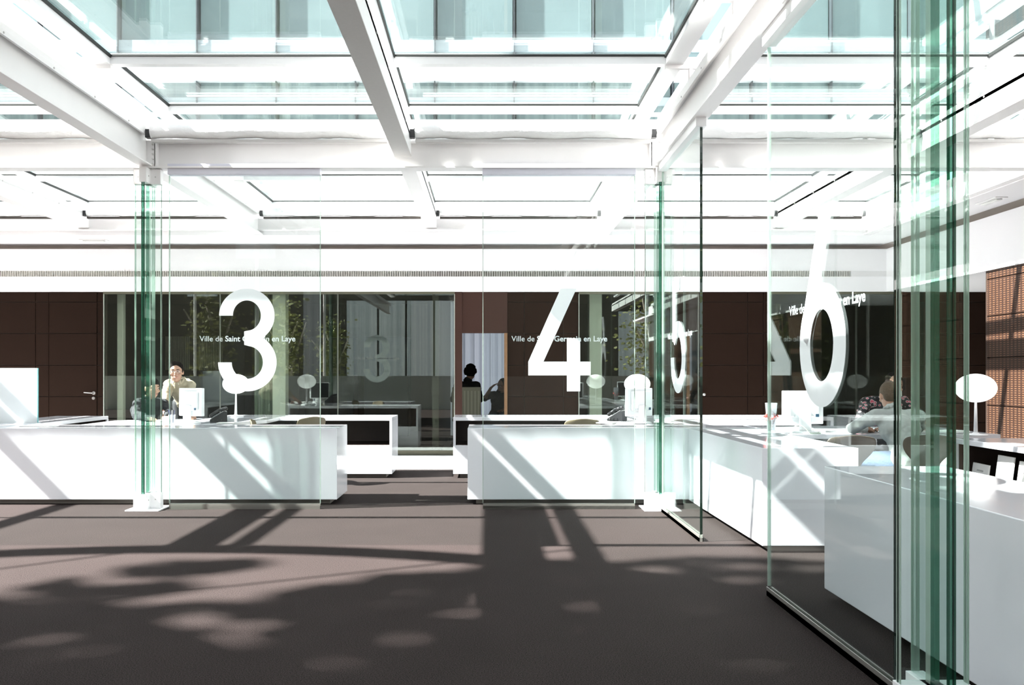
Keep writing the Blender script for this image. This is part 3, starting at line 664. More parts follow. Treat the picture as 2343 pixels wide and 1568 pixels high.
def small_tree(x, y, h, r, seed, label):
    t = thing('courtyard_tree', (x, y, 0), label, 'tree', 'courtyard trees'); rr = random.Random(seed)
    m = MB(); m.limb((0, 0, -0.1), 0.10, (0.1, 0, h*0.5), 0.07).limb((0.1, 0, h*0.5), 0.07, (-0.3, 0, h), 0.03).limb((0.1, 0, h*.4), .05, (.7, .1, h*.85), .02).limb((0.05, 0, h*.45), .05, (-.8, .1, h*.8), .02)
    m.build('trunk', mat('pale_bark', (0.55, 0.50, 0.42), 0.8, noise=(9, .3)), t)
    b = bmesh.new()
    for k in range(900):
        c = Vector((rr.gauss(0, r*.45), rr.gauss(0, r*.4), h*0.62+rr.gauss(0, h*.22)));
        if c.z < 1.1: continue
        q = Vector((rr.uniform(-1, 1), rr.uniform(-1, 1), rr.uniform(-1, 1))).to_track_quat('Z', 'Y'); s_ = rr.uniform(.05, .11)
        b.faces.new([b.verts.new(c+q @ Vector((s_*math.cos(a), s_*.6*math.sin(a), 0))) for a in (0, 1.3, 2.6, 3.9, 5.2)])
    me = bpy.data.meshes.new('foliage'); b.to_mesh(me); b.free(); me.materials.append(mat('sunny_leaf', (0.19, 0.20, 0.07), 0.7, noise=(5, .4), transl=0.3)); q = bpy.data.objects.new('foliage', me); COL.objects.link(q); q.parent = t; q['kind'] = 'stuff'
small_tree(-7.9, -8.2, 3.9, 0.7, 1, 'slim courtyard tree behind the viewer, left of the curtained windows')
small_tree(-6.3, -8.8, 3.3, 0.65, 2, 'bushier courtyard tree behind the viewer, in front of the curtained windows')
small_tree(6.5, -9, 4.4, 1.3, 5, 'courtyard tree behind the viewer on the right side')

# ================================================================ COUNTERS
def counter(name, boxes, label, top=0.742, plinths=None, grp='white reception counters'):
    x0, x1, y0, y1 = boxes[0]; o = (x0, y0, 0); t = thing(name, o, label, 'counter', grp)
    for b in boxes:
        MB(o).box(b[0], b[1], b[2], b[3], 0.05, top).build('body', CORIAN, t, bevel=0.004)
    for b in boxes:
        MB(o).box(b[0]+0.08, b[1]-0.08, b[2]+0.08, b[3]-0.06, 0.0, 0.05).build('plinth', PLINTH, t)
    return t
counter('reception_counter', [(-6.3, -1.475, 8.07, 8.66)], 'long low white counter in front of the man and seated woman')
c4 = counter('reception_counter', [(-0.208, 2.60, 8.07, 8.66)], 'low white counter behind the large number 4')
counter('reception_counter', [(1.93, 2.61, 5.88, 8.06)], 'white counter running towards the viewer, brightly sunlit on its left side')
counter('reception_counter', [(1.90, 2.58, 0.9, 4.72)], 'nearest white counter at the lower right, seen through the green glass column')
# open-front storage cabinets behind
def cabinet(x0, x1, y0, y1, face, label, divs=(), rx=None):
    """low white cabinet with a dark open shelf on one side; face is '-y', '+x' or '-x'"""
    o = (x0, y0, 0); t = thing('storage_cabinet', o, label, 'cabinet', 'open storage cabinets'); T = 0.03; zt = 0.742; zs = 0.40; zo = 0.70
    MB(o).box(x0, x1, y0, y1, zo, zt).build('top', CORIAN, t, bevel=0.003)
    MB(o).box(x0, x1, y0, y1, 0.05, zs).build('lower_body', CORIAN, t, bevel=0.003)
    MB(o).box(x0+0.08, x1-0.08, y0+0.08, y1-0.08, 0, 0.05).build('plinth', PLINTH, t)
    if face in ('-y',):
        MB(o).box(x0, x0+T, y0, y1, zs, zo).build('side', CORIAN, t); MB(o).box(x1-T, x1, y0, y1, zs, zo).build('side', CORIAN, t)
        MB(o).box(x0+T, x1-T, y1-T, y1, zs, zo).build('back', BROWNIN, t)
        MB(o).box(x0+T, x1-T, y0+0.03, y1-T, zs, zs+0.004).box(x0+T, x1-T, y0+0.03, y1-T, zo-0.004, zo).box(x0+T, x0+T+0.004, y0+0.02, y1-T, zs, zo).box(x1-T-0.004, x1-T, y0+0.02, y1-T, zs, zo).build('lining', BROWNIN, t)
    else:
        MB(o).box(x0, x1, y0, y0+T, zs, zo).build('side', CORIAN, t); MB(o).box(x0, x1, y1-T, y1, zs, zo).build('side', CORIAN, t)
        bx = (x0, x0+T) if face == '+x' else (x1-T, x1)
        MB(o).box(bx[0], bx[1], y0+T, y1-T, zs, zo).build('back', BROWNIN, t)
        MB(o).box(x0+0.03, x1-0.03, y0+T, y1-T, zs, zs+0.004).box(x0+0.03, x1-0.03, y0+T, y1-T, zo-0.004, zo).box(x0+0.02, x1-0.02, y0+T, y0+T+0.004, zs, zo).box(x0+0.02, x1-0.02, y1-T-0.004, y1-T, zs, zo).build('lining', BROWNIN, t)
    return t
cabinet(-3.35, PX(897, 10.15), 10.15, 10.80, '-y', 'low white cabinet with dark open shelf, left of the central gap')
cabinet(PX(1037, 10.15), 2.1, 10.15, 10.80, '-y', 'low white cabinet with dark open shelf, right of the central gap')
cabinet(2.35, 4.2, 10.15, 10.80, '-y', 'low white cabinet with dark shelf, below the brown wall with the round door knob')
cabinet(-5.45, -4.80, 8.72, 10.5, '+x', 'low white cabinet along the left end, its dark shelf facing right')
cabinet(3.80, 4.48, 3.6, 6.80, '-x', 'low white cabinet at the far right holding white booklets in its dark shelf')
# worktops
def desk(pts, y, label, legs, z=0.742):
    c = (pts[0][0], pts[0][1], z-0.04); t = thing('desk', (pts[0][0], pts[0][1], 0), label, 'desk', 'white desks'); o = (pts[0][0], pts[0][1], 0)
    m = MB(o); m.prism(pts, 0.04, lambda u, v, w: (u, v, z-0.04+w)); m.build('worktop', CORIAN, t, bevel=0.003)
    for lx, ly in legs: MB(o).box(lx-0.02, lx+0.02, ly-0.25, ly+0.25, 0, z-0.04).build('leg_panel', CORIAN, t)
    return t
desk([(-4.25, 8.68), (-3.0, 8.68), (-2.55, 9.55), (-2.55, 10.13), (-3.2, 10.13), (-4.25, 9.45)], 0, 'white desk with monitor and phone behind the long left counter', [(-4.1, 9.0), (-2.9, 9.8)])
desk([(0.95, 10.13), (1.75, 8.68), (3.3, 8.68), (3.3, 9.7), (2.3, 10.13)], 0, 'white desk with monitor behind the counter of the large 4', [(1.75, 9.2), (3.2, 9.2)])
desk([(2.63, 7.24), (4.45, 7.24), (4.45, 8.3), (2.63, 8.6)], 0, 'white desk where the man in the grey sweater sits', [(4.4, 7.7)])

# ================================================================ THINGS ON THE COUNTERS
TOP = 0.742
def globe_lamp(x, y, label):
    t = thing('globe_lamp', (x, y, TOP), label, 'lamp', 'white globe table lamps')
    MB().lathe([(0.0, 0), (0.092, 0), (0.095, 0.006), (0.09, 0.012), (0.03, 0.018), (0.014, 0.03), (0.014, 0.03)]).build('lamp_base', WHITE, t, smooth=True)
    MB().tube((0, 0, 0.012), (0, 0, 0.30), 0.017, 0.009, 16).build('lamp_pole', WHITE, t, smooth=True)
    m = MB(); m.ball((0, 0, 0.405), (0.16, 0.16, 0.122), 40, 28); m.build('lamp_shade', OPAL, t, smooth=True)
    return t
globe_lamp(PX(538, 10.3), 10.33, 'white globe lamp on the cabinet behind the lower curve of the 3')
globe_lamp(PX(1458, 10.33), 10.33, 'white globe lamp behind the middle monitor')
globe_lamp(4.15, 7.1, 'white globe lamp at the far right in front of the brown cladding')

def monitor(x, y, rz, label, s=1.0, h=0.30, w=0.37):
    t = thing('monitor', (x, y, TOP), label, 'monitor', 'white flat monitors seen from the back', rz); z0 = 0.075
    m = MB(); m.box(-w/2, w/2, -0.012, 0.03, z0, z0+h); m.build('casing', MONW, t, bevel=0.008)
    MB().box(-w/2+0.045, w/2-0.045, -0.04, -0.010, z0+0.06, z0+h-0.03).build('back_cover', MONW, t, bevel=0.014)
    MB().box(-w/2+0.015, w/2-0.015, 0.030, 0.033, z0+0.015, z0+h-0.015).build('screen', BLACK, t)
    m = MB(); m.box(-0.055, 0.055, -0.065, -0.035, 0.012, z0+0.12); m.build('stand', MONW, t, bevel=0.012)
    MB().lathe([(0, 0), (0.115, 0), (0.12, 0.008), (0.10, 0.016), (0, 0.018)], (0, -0.02, 0)).build('stand_base', MONW, t, smooth=True)
    MB().box(w/2-0.085, w/2-0.055, -0.0435, -0.039, z0+0.065, z0+0.092).build('sticker', mat('navy_sticker', (0.02, 0.07, 0.12), 0.5), t)
    m = MB()
    for k in range(5): m.box(-0.10+k*0.03, -0.085+k*0.03, -0.0425, -0.0395, z0+0.066, z0+0.086)
    m.build('port_panel', mat('pale_grey_ports', (0.62, 0.66, 0.68), 0.5), t)
    return t
monitor(PX(437, 8.95), 8.95, -32, 'white monitor seen from behind, in front of the leaning man')
monitor(PX(1463, 8.95), 8.95, 34, 'white monitor seen from behind, in front of the middle globe lamp')
monitor(PX(1837, 7.50), 7.50, 3, 'white monitor seen from behind, below the large 6')

def phone(x, y, rz, label, face=BLACK):
    t = thing('desk_phone', (x, y, TOP), label, 'telephone', 'desk telephones', rz)
    m = MB(); m.prism([(-0.09, 0), (0.09, 0), (0.09, 0.115), (0.06, 0.125), (-0.09, 0.03)], 0.17, lambda u, v, w: (w-0.085, u, v)); m.build('housing', BLACK, t, bevel=0.006)
    m = MB(); m.limb((0.06, -0.075, 0.075), 0.021, (0.06, 0.0, 0.132), 0.015).limb((0.06, 0.0, 0.132), 0.015, (0.06, 0.075, 0.150), 0.022); m.build('handset', BLACK, t, smooth=True)
    MB().prism([(-0.06, 0.05), (0.055, 0.117), (0.053, 0.121), (-0.063, 0.054)], 0.10, lambda u, v, w: (w-0.08, u, v)).build('keypad_panel', mat('silver_keypad', (0.5, 0.52, 0.56), 0.4) if face else BLACK, t)
    b = MB()
    for i in range(3):
        for j in range(4): b.box(-0.06+i*0.022, -0.047+i*0.022, -0.045+j*0.02, -0.033+j*0.02, 0.062+j*0.0117, 0.070+j*0.0117)
    b.build('keys', METAL, t)
    pts = [Vector((0.085+0.012*math.cos(k*1.1), -0.06+0.012*k*0.6, 0.02+0.012*math.sin(k*1.1))) for k in range(18)]
    MB().path(pts, 0.003, 6).build('coiled_cord', BLACK, t)
    return t
phone(PX(500, 9.1), 9.1, -72, 'black desk phone between the left monitor and the globe lamp')
phone(PX(1412, 9.35), 9.35, -118, 'black and silver desk phone left of the middle monitor')
# pen cup
t = thing('pen_cup', (PX(393, 8.75), 8.75, TOP), 'clear cup of pens beside the left monitor', 'pen cup')
CUPG = glass('clear_cup', (0.88, 0.9, 0.92), 0.05, body=(0.8, 0.8, 0.85), bodyf=0.15)
MB().lathe([(0.028, 0.0), (0.03, 0.003), (0.036, 0.10), (0.0335, 0.10), (0.027, 0.006), (0.0, 0.005)]).build('cup', CUPG, t, smooth=True)
for k, c in enumerate(((0.03, 0.03, 0.08), (0.015, 0.015, 0.015), (0.12, 0.04, 0.25), (0.02, 0.04, 0.2), (0.5, 0.5, 0.5))):
    a = k*1.3; MB().tube((0.014*math.cos(a), 0.014*math.sin(a), 0.008), (0.03*math.cos(a), 0.03*math.sin(a), 0.148), 0.004).build('pen', mat('pen_%d' % k, c, 0.4), t)
# vase of red berries
t = thing('vase', (PX(1768, 7.62), 7.66, TOP), 'tall clear glass vase of red berries left of the monitor below the 6', 'vase')
MB().lathe([(0.032, 0.0), (0.034, 0.004), (0.055, 0.26), (0.053, 0.26), (0.031, 0.008), (0.0, 0.008)]).build('glass', CUPG, t, smooth=True)
RED = mat('red_berries', (0.55, 0.04, 0.03), 0.4)
rr = random.Random(5); tw = MB()
for k in range(7):
    a = k*0.9; e = Vector((0.045*math.cos(a)*rr.uniform(.6, 1.2), 0.045*math.sin(a), rr.uniform(0.09, 0.15))); tw.tube((0, 0, 0.01), e, 0.0025)
    m = MB()
    for q in range(6): m.ball(e+Vector((rr.uniform(-.014, .014), rr.uniform(-.014, .014), rr.uniform(-.014, .014))), 0.008, 8, 6)
    m.build('berry_cluster', RED, t, smooth=True)
tw.build('stem', mat('pink_stem', (0.6, 0.25, 0.2), 0.6), t)
m = MB((PX(1800, 7.45), 7.45, TOP)); P = []
for k in range(26): P.append((PX(1795, 7.45)+k*0.011, 7.31+0.02*math.sin(k*0.35), TOP+0.005+0.07*max(0, math.sin(k*0.21))**1.0))
tag(m.path(P, 0.004, 6).build('cable_loop', mat('pale_green_cable', (0.55, 0.68, 0.5), 0.5), smooth=True), 'pale green looped cable lying beside the monitor below the 6', 'cable')
# papers
def papers(x, y, w, d, rz, label, n=3, z=TOP):
    t = thing('paper_stack', (x, y, z), label, 'papers', None, rz)
    for k in range(n):
        MB().box(-w/2, w/2, -d/2, d/2, k*0.004, k*0.004+0.003).rot(rr.uniform(-6, 6), (0, 0, 0)).build('sheet', PAPER, t)
papers(-4.55, 8.42, 0.30, 0.21, 8, 'thin pile of paper on the long left counter', 2)
papers(PX(408, 9.2)-0.08, 9.25, 0.34, 0.24, 20, 'papers on the desk under the leaning man and seated woman', 4)
papers(2.35, 7.65, 0.21, 0.30, 30, 'loose sheets on the sunlit counter beside the vase', 3, TOP) if False else papers(2.9, 7.95, 0.30, 0.21, 12, 'sheets behind the monitor below the 6', 4)
papers(3.24, 7.62, 0.34, 0.26, -4, 'wide document folder right of the monitor below the 6', 3)
papers(4.2, 7.62, 0.30, 0.21, 20, 'papers on the desk by the far right globe lamp', 2)
papers(1.28, 8.95, 0.24, 0.18, 60, 'small papers under the middle monitor', 3)
papers(-2.80, 8.86, 0.17, 0.15, 10, 'notepad right of the left monitor', 3)
for x, y, w, h, rz, lb in ((3.90, 6.60, 0.26, 0.15, 84, 'low white booklet, leftmost in the far right shelf'), (3.90, 6.30, 0.22, 0.24, 86, 'upright white booklet in the middle of the far right shelf'), (3.90, 6.03, 0.22, 0.22, 88, 'upright white booklet nearest the frame edge in the right shelf')):
    t = thing('booklet', (x, y, 0.404), lb, 'booklet', 'white booklets in the shelf', rz)
    m = MB(); m.prism([(0, 0), (0.012, 0), (0.012+h*0.13, h), (h*0.13, h)], w, lambda u, v, q: (q-w/2, u*-1+0.02, v)); m.build('cover', PAPER, t)
    MB().prism([(0, 0), (0.002, 0), (0.012, 0.04), (0.010, 0.04)], w*0.4, lambda u, v, q: (q-w*0.2, -u+0.0215-h*0.078, v+h*0.6)).build('printed_title', mat('grey_print', (0.45, 0.45, 0.45), 0.7), t)
# frosted screen at left
t = thing('counter_screen', (-5.12, 8.9, TOP), 'white frosted acrylic screen standing at the far left end of the counters', 'screen')
MB().box(-0.30, 0.295, -0.008, 0.008, 0.006, 0.59).build('sheet', [FROST], t); MB().box(0.295, 0.30, -0.008, 0.008, 0.006, 0.59).build('edge', mat('teal_edge', (0.15, 0.4, 0.42), 0.3), t)
MB().box(-0.30, 0.30, -0.05, 0.05, 0, 0.006).build('foot', FROST, t)

# ---------------------------------------------------------------- chairs
def shell_chair(x, y, rz, shell, label, grp):
    t = thing('shell_chair', (x, y, 0), label, 'chair', grp, rz)
    # profile along v: seat front -> seat rear -> waist -> back top ; width varies (moulded plywood)
    prof = [(0.22, 0.425, 0.17), (0.19, 0.445, 0.215), (0.10, 0.45, 0.225), (0.0, 0.443, 0.22), (-0.10, 0.44, 0.19), (-0.16, 0.455, 0.13), (-0.195, 0.495, 0.09), (-0.215, 0.55, 0.10), (-0.23, 0.61, 0.165), (-0.245, 0.67, 0.205), (-0.26, 0.73, 0.21), (-0.268, 0.765, 0.185), (-0.272, 0.785, 0.13)]
    m = MB(); rows = []
    for (py, pz, w) in prof:
        row = []
        for i in range(9):
            u = -1+2*i/8; c = (0.03 if pz > 0.52 else -0.012)*(u*u); row.append(m.bm.verts.new((w*u, py+c*(1 if pz > .52 else 0), pz-(c if pz <= .52 else 0)-(0.012*u*u if pz > 0.77 else 0))))
        rows.append(row)
    for a, b in zip(rows[:-1], rows[1:]):
        for i in range(8): m.bm.faces.new((a[i], a[i+1], b[i+1], b[i]))
    o = m.build('seat_shell', shell, t, smooth=True); sd = o.modifiers.new('thickness', 'SOLIDIFY'); sd.thickness = 0.011; sb = o.modifiers.new('subdivision', 'SUBSURF'); sb.levels = 1; sb.render_levels = 2
    for sx in (-1, 1):
        for sy in (-1, 1):
            MB().path([(0.05*sx, 0.05*sy, 0.43), (0.16*sx, 0.15*sy, 0.40), (0.235*sx, 0.225*sy, 0.0)], 0.008, 8).build('leg', CHROME, t, smooth=True)
    return t
shell_chair(PX(685, 9.62), 9.62, 50, TANSH, 'tan shell chair behind the left counter, right one of the pair', 'tan shell chairs')
shell_chair(-2.30, 8.98, -80, TANSH, 'tan shell chair behind the left counter, its low edge beside the desk', 'tan shell chairs')
shell_chair(PX(1321, 9.3), 9.30, 8, TANSH, 'olive-tan shell chair behind the counter of the large 4', 'tan shell chairs')
shell_chair(2.86, 6.82, 3, BRNSH, 'brown shell chair left of the man in the grey sweater', 'brown shell chairs')
shell_chair(3.54, 6.88, -5, BRNSH, 'brown shell chair under the man in the grey sweater', 'brown shell chairs')
def office_chair(x, y, rz, label, bz=0.91, m_=LEATH, ribs=False):
    t = thing('office_chair', (x, y, 0), label, 'chair', None, rz)
    MB().box(-0.23, 0.23, -0.22, 0.22, 0.43, 0.49).build('seat', m_, t, bevel=0.02)
    MB().box(-0.23, 0.23, -0.27, -0.22, 0.50, bz).build('backrest', m_, t, bevel=0.015)
    if ribs:
        for k in range(8): MB().box(-0.21+k*0.056, -0.185+k*0.056, -0.285, -0.27, 0.55, bz-0.06).build('rib', mat('olive_grey_rib', (0.30, 0.29, 0.22), 0.6), t)
    MB().box(-0.03, 0.03, -0.26, -0.2, 0.44, 0.55).build('back_stem', BLACK, t); MB().tube((0, 0, 0.09), (0, 0, 0.43), 0.025).build('gas_column', METAL, t)
    for k in range(5):
        a = k*1.2566+0.3; MB().limb((0, 0, 0.10), 0.02, (0.26*math.cos(a), 0.26*math.sin(a), 0.065), 0.015).build('base_leg', BLACK, t); MB().ball((0.26*math.cos(a), 0.26*math.sin(a), 0.028), (0.028, 0.028, 0.028), 12, 8).build('castor', BLACK, t)
    return t
office_chair(-4.17, 9.98, 172, 'black square-backed office chair behind the seated woman')
for o_ in (): pass
office_chair(-0.36, 13.55, 0, 'olive-grey ribbed office chair inside the doorway, below the black silhouette', 0.99, mat('olive_grey_fabric', (0.22, 0.21, 0.16), 0.8), True)
bpy.data.objects['office_chair.001'].location.z = 0.076

# ================================================================ PEOPLE
def person(label, J, skin, hair, hairstyle, top, trousers, face, shortsleeve=None, glasses=False, scale=1.0, lower=True, vox=0.009):
    """J: joint name -> point. One continuous skinned body, with clothes and hair as children."""
    base = Vector((J['pelvis'][0], J['pelvis'][1], J.get('floor', 0.0)))
    t = thing('person', base, label, 'person'); V = {k: Vector(v) for k, v in J.items() if k != 'floor'}
    f = Vector(face).normalized(); up = Vector(J.get('up', (0, 0, 1))).normalized() if 'up' in J else Vector((0, 0, 1))
    r = f.cross(up).normalized(); up = r.cross(f).normalized(); R3 = Matrix((r, f, up)).transposed(); R4 = R3.to_4x4(); H = V['head']
    def hp(a, b, c): return H+R3 @ Vector((a, b, c))
    b = MB(base)
    b.ball(hp(0, -0.008, 0.025), (0.076, 0.094, 0.095), 24, 18, R4).ball(hp(0, 0.012, -0.045), (0.060, 0.072, 0.070), 20, 14, R4).ball(hp(0, 0.05, -0.092), (0.026, 0.024, 0.022), 12, 8, R4)
    b.limb(hp(0, 0.083, 0.012), 0.010, hp(0, 0.103, -0.028), 0.014, 10).ball(hp(0, 0.086, -0.058), (0.024, 0.012, 0.009), 10, 8, R4)
    for s_ in (-1, 1):
        b.ball(hp(0.077*s_, -0.008, -0.005), (0.010, 0.018, 0.030), 10, 8, R4); b.ball(hp(0.045*s_, 0.066, -0.02), (0.022, 0.018, 0.018), 10, 8, R4)
        b.ball(hp(0.032*s_, 0.078, 0.034), (0.024, 0.012, 0.008), 10, 8, R4)
    b.limb(hp(0, -0.02, -0.06), 0.052, V['neck'], 0.056)
    def torso(m, g):
        m.limb(V['neck'], 0.056+g, V['chest'], 0.105+g).limb(V['chest'], 0.125+g, V['pelvis'], 0.125+g)
        m.limb(V['sl'], 0.055+g, V['sr'], 0.055+g)
        ch = V['chest']+(V['sr']-V['sl']).normalized()*0.05; c2 = V['chest']-(V['sr']-V['sl']).normalized()*0.05
        m.limb(ch, 0.11+g, c2, 0.11+g)
        pr_ = (V['sr']-V['sl']).normalized(); m.limb(V['pelvis']+pr_*0.05, 0.12+g, V['pelvis']-pr_*0.05, 0.12+g)
    def arm(m, q, g, cut=None):
        m.limb(V['s'+q], 0.052+g, V['e'+q], 0.042+g)
        e = V['e'+q]; w = V['w'+q]
        if cut is None: m.limb(e, 0.041+g, w, 0.028+g)
        elif cut > 0: m.limb(e, 0.042+g, e+(w-e)*cut, 0.036+g)
    torso(b, -0.012)
    for q in 'lr':
        arm(b, q, -0.004)
        w = V['w'+q]; d = V.get('h'+q, w+(w-V['e'+q]).normalized()*0.09)-w; d.normalize(); n_ = Vector((0, 0, 1)); sd = d.cross(n_)
        if sd.length < 0.1: sd = Vector((1, 0, 0))
        sd.normalize(); n_ = sd.cross(d).normalized(); sg = -1 if q == 'l' else 1
        for k in range(4):
            u = (k-1.5)*0.019; p1 = w+d*0.045+sd*u; p2 = w+d*(0.086-0.004*abs(k-1.2))+sd*u*1.05; L = (0.068, 0.078, 0.072, 0.056)[k]
            b.limb(w+sd*u*0.6, 0.017, p2, 0.0115, 8)
            p3 = p2+d*L*0.55-n_*0.008; p4 = p3+d*L*0.40-n_*0.022
            b.limb(p2, 0.0098, p3, 0.0088, 8).limb(p3, 0.0088, p4, 0.0075, 8)
        tb = w+d*0.03-sd*sg*-0.022*-1; b.limb(w+d*0.02, 0.016, w+d*0.055+sd*(-sg)*0.042-n_*0.01, 0.011, 8).limb(w+d*0.055+sd*(-sg)*0.042-n_*0.01, 0.0105, w+d*0.085+sd*(-sg)*0.046-n_*0.02, 0.009, 8)
    if lower:
        for q in 'lr': b.limb(V['p'+q] if 'p'+q in V else V['pelvis'], 0.078, V['k'+q], 0.052).limb(V['k'+q], 0.050, V['a'+q], 0.036)
    b.build('body', skin, t, smooth=True, remesh=vox)
    c = MB(base); torso(c, 0.010)
    for q in 'lr': arm(c, q, 0.009, shortsleeve)
    go = c.build('upper_garment', top, t, smooth=True, remesh=vox)
    tx = bpy.data.textures.get('cloth_folds') or bpy.data.textures.new('cloth_folds', 'CLOUDS'); tx.noise_scale = 0.09; tx.noise_depth = 2
    dm = go.modifiers.new('folds', 'DISPLACE'); dm.texture = tx; dm.strength = 0.032; dm.mid_level = 0.5; dm.texture_coords = 'LOCAL'
    if glasses:   # open shirt collar and button placket
        fr_ = f; ck = V['neck']
        for s_ in (-1, 1):
            m = MB(base); a_ = ck+R3 @ Vector((0.02*s_, 0.075, 0.02)); b_ = ck+R3 @ Vector((0.075*s_, 0.03, 0.035)); c_ = ck+R3 @ Vector((0.045*s_, 0.10, -0.045)); m.limb(b_, 0.008, a_, 0.008, 8).limb(a_, 0.009, c_, 0.006, 8).limb(b_, 0.009, c_, 0.005, 8); m.build('collar_flap', top, t, smooth=True, remesh=0.004)
        for k in range(4):
            q_ = ck.lerp(V['chest'], 0.5+k*0.35); MB(base).ball(q_+Vector((f.x, f.y, 0)).normalized()*(0.112+0.012*k), 0.006, 8, 6).build('button', PAPER, t, smooth=True)
    # collar
    cl = MB(base); ax = (V['neck']-V['chest']).normalized()
    for k in range(14):
        a0 = k*math.tau/14; a1 = (k+1)*math.tau/14; q0 = V['neck']+R3 @ Vector((0.064*math.cos(a0), 0.064*math.sin(a0), 0.012)); q1 = V['neck']+R3 @ Vector((0.064*math.cos(a1), 0.064*math.sin(a1), 0.012)); cl.limb(q0, 0.013, q1, 0.013, 8)
    cl.build('collar', top, t, smooth=True)
    if lower:
        l_ = MB(base)
        for q in 'lr':
            h_ = V['p'+q] if 'p'+q in V else V['pelvis']; l_.limb(h_, 0.10, V['k'+q], 0.066).limb(V['k'+q], 0.066, V['a'+q]+Vector((0, 0, 0.03)), 0.05)
        l_.limb(V['pelvis'], 0.115, V['pelvis']+Vector((0, 0, -0.03)), 0.118); l_.build('trousers', trousers, t, smooth=True, remesh=0.012)
        for q in 'lr':
            a = V['a'+q]; d = Vector((f.x, f.y, 0)).normalized() if 'fd' not in V else V['fd']; s0 = MB(base); s0.limb(a+Vector((0, 0, -0.01))-d*0.03, 0.036, a+d*0.13+Vector((0, 0, -0.035)), 0.03); s0.box(a.x-0.001, a.x+0.001, a.y-0.001, a.y+0.001, a.z-0.07, a.z-0.02); s0.build('shoe', LEATH, t, smooth=True, remesh=0.01)
    # hair
    h = MB(base)
    if hairstyle == 'short':
        h.ball(hp(0, -0.019, 0.044), (0.0805, 0.095, 0.086), 28, 20, R4).ball(hp(0.02, 0.0, 0.09), (0.05, 0.062, 0.043), 16, 12, R4)
        for s_ in (-1, 1): h.ball(hp(0.072*s_, 0.008, 0.02), (0.009, 0.018, 0.035), 10, 8, R4)
        h.ball(hp(0.0, -0.055, -0.01), (0.072, 0.055, 0.055), 16, 12, R4)
    elif hairstyle == 'tied':
        h.ball(hp(0, -0.017, 0.048), (0.083, 0.098, 0.089), 24, 16, R4).ball(hp(0, -0.045, 0.0), (0.080, 0.080, 0.095), 16, 12, R4).ball(hp(0, -0.06, -0.02), (0.075, 0.06, 0.07), 16, 12, R4).ball(hp(0, -0.13, 0.0), (0.045, 0.045, 0.045), 12, 10)
    elif hairstyle == 'curly':
        rq = random.Random(4); h.ball(hp(0, -0.03, 0.02), (0.092, 0.10, 0.105), 24, 16, R4)
        for k in range(46): a = rq.uniform(0, 6.28); e = rq.uniform(-0.5, 1.5); h.ball(hp(0.09*math.cos(a)*math.cos(e), -0.035+0.09*math.sin(a)*math.cos(e), 0.01+0.115*math.sin(e)), 0.024, 8, 6)
    elif hairstyle == 'long':
        h.ball(hp(0, -0.03, 0.03), (0.09, 0.095, 0.10), 24, 16, R4)
        for s_ in (-1, 1): h.limb(hp(0.07*s_, -0.03, 0.0), 0.034, hp(0.075*s_, -0.035, -0.14), 0.026)
        h.limb(hp(0, -0.07, 0), 0.06, hp(0, -0.07, -0.15), 0.045)
    h.build('hair', hair, t, smooth=True, remesh=0.008)
    EW = mat('eye_white', (0.75, 0.73, 0.70), 0.2); IR = mat('dark_iris', (0.03, 0.02, 0.015), 0.15); LIP = mat('lips', (0.42, 0.17, 0.14), 0.5)
    for s_ in (-1, 1):
        e = MB(base); e.ball(hp(0.031*s_, 0.074, 0.014), (0.0135, 0.011, 0.0058), 12, 8, R4); eo = e.build('eye', EW, t, smooth=True)
        MB(base).ball(hp(0.031*s_, 0.0825, 0.014), (0.0062, 0.0035, 0.0056), 10, 8, R4).build('iris', IR, eo, smooth=True)
        MB(base).limb(hp(0.018*s_, 0.089, 0.036), 0.0045, hp(0.046*s_, 0.082, 0.038), 0.003, 8).build('eyebrow', hair, t, smooth=True)
    mo = MB(base); mp = [hp(0.026*u, 0.0965-0.012*u*u, -0.060+0.009*u*u) for u in (-1, -0.5, 0, 0.5, 1)]
    for a_, b_ in zip(mp[:-1], mp[1:]): mo.limb(a_, 0.0042, b_, 0.0042, 8)
    mo.build('mouth', LIP, t, smooth=True)
    if glasses:
        g = MB(base)
        for s_ in (-1, 1):
            P = [hp(0.032*s_+0.022*math.cos(k*math.tau/14), 0.101, 0.012+0.016*math.sin(k*math.tau/14)) for k in range(15)]; g.path(P, 0.0015, 6); g.tube(hp(0.054*s_, 0.101, 0.014), hp(0.08*s_, 0.0, 0.012), 0.0015)
        g.tube(hp(-0.01, 0.101, 0.014), hp(0.01, 0.101, 0.014), 0.0015); g.build('glasses', METAL, t)
    return t

person('man in a beige shirt and glasses leaning on the desk, smiling towards the viewer',
       dict(pelvis=(-3.76, 10.42, 0.93), chest=(-3.77, 10.20, 1.10), neck=(-3.755, 10.06, 1.20), head=(-3.745, 9.97, 1.292), sl=(-3.89, 10.13, 1.145), sr=(-3.635, 10.13, 1.135),
            el=(-3.87, 9.92, 0.93), er=(-3.54, 9.94, 0.92), wl=(-3.74, 9.62, 0.785), wr=(-3.44, 9.68, 0.785), hl=(-3.70, 9.52, 0.762), hr=(-3.43, 9.58, 0.762),
            pl=(-3.86, 10.42, 0.90), pr=(-3.66, 10.42, 0.90), kl=(-3.86, 10.45, 0.49), kr=(-3.66, 10.45, 0.49), al=(-3.88, 10.50, 0.08), ar=(-3.64, 10.50, 0.08), fd=(0, -1, 0), up=(0.06, -0.18, 1)),
       SKIN, HAIR, 'short', SHIRT, TROUS, (0.22, -1, -0.08), shortsleeve=0.15, glasses=True, vox=0.007)
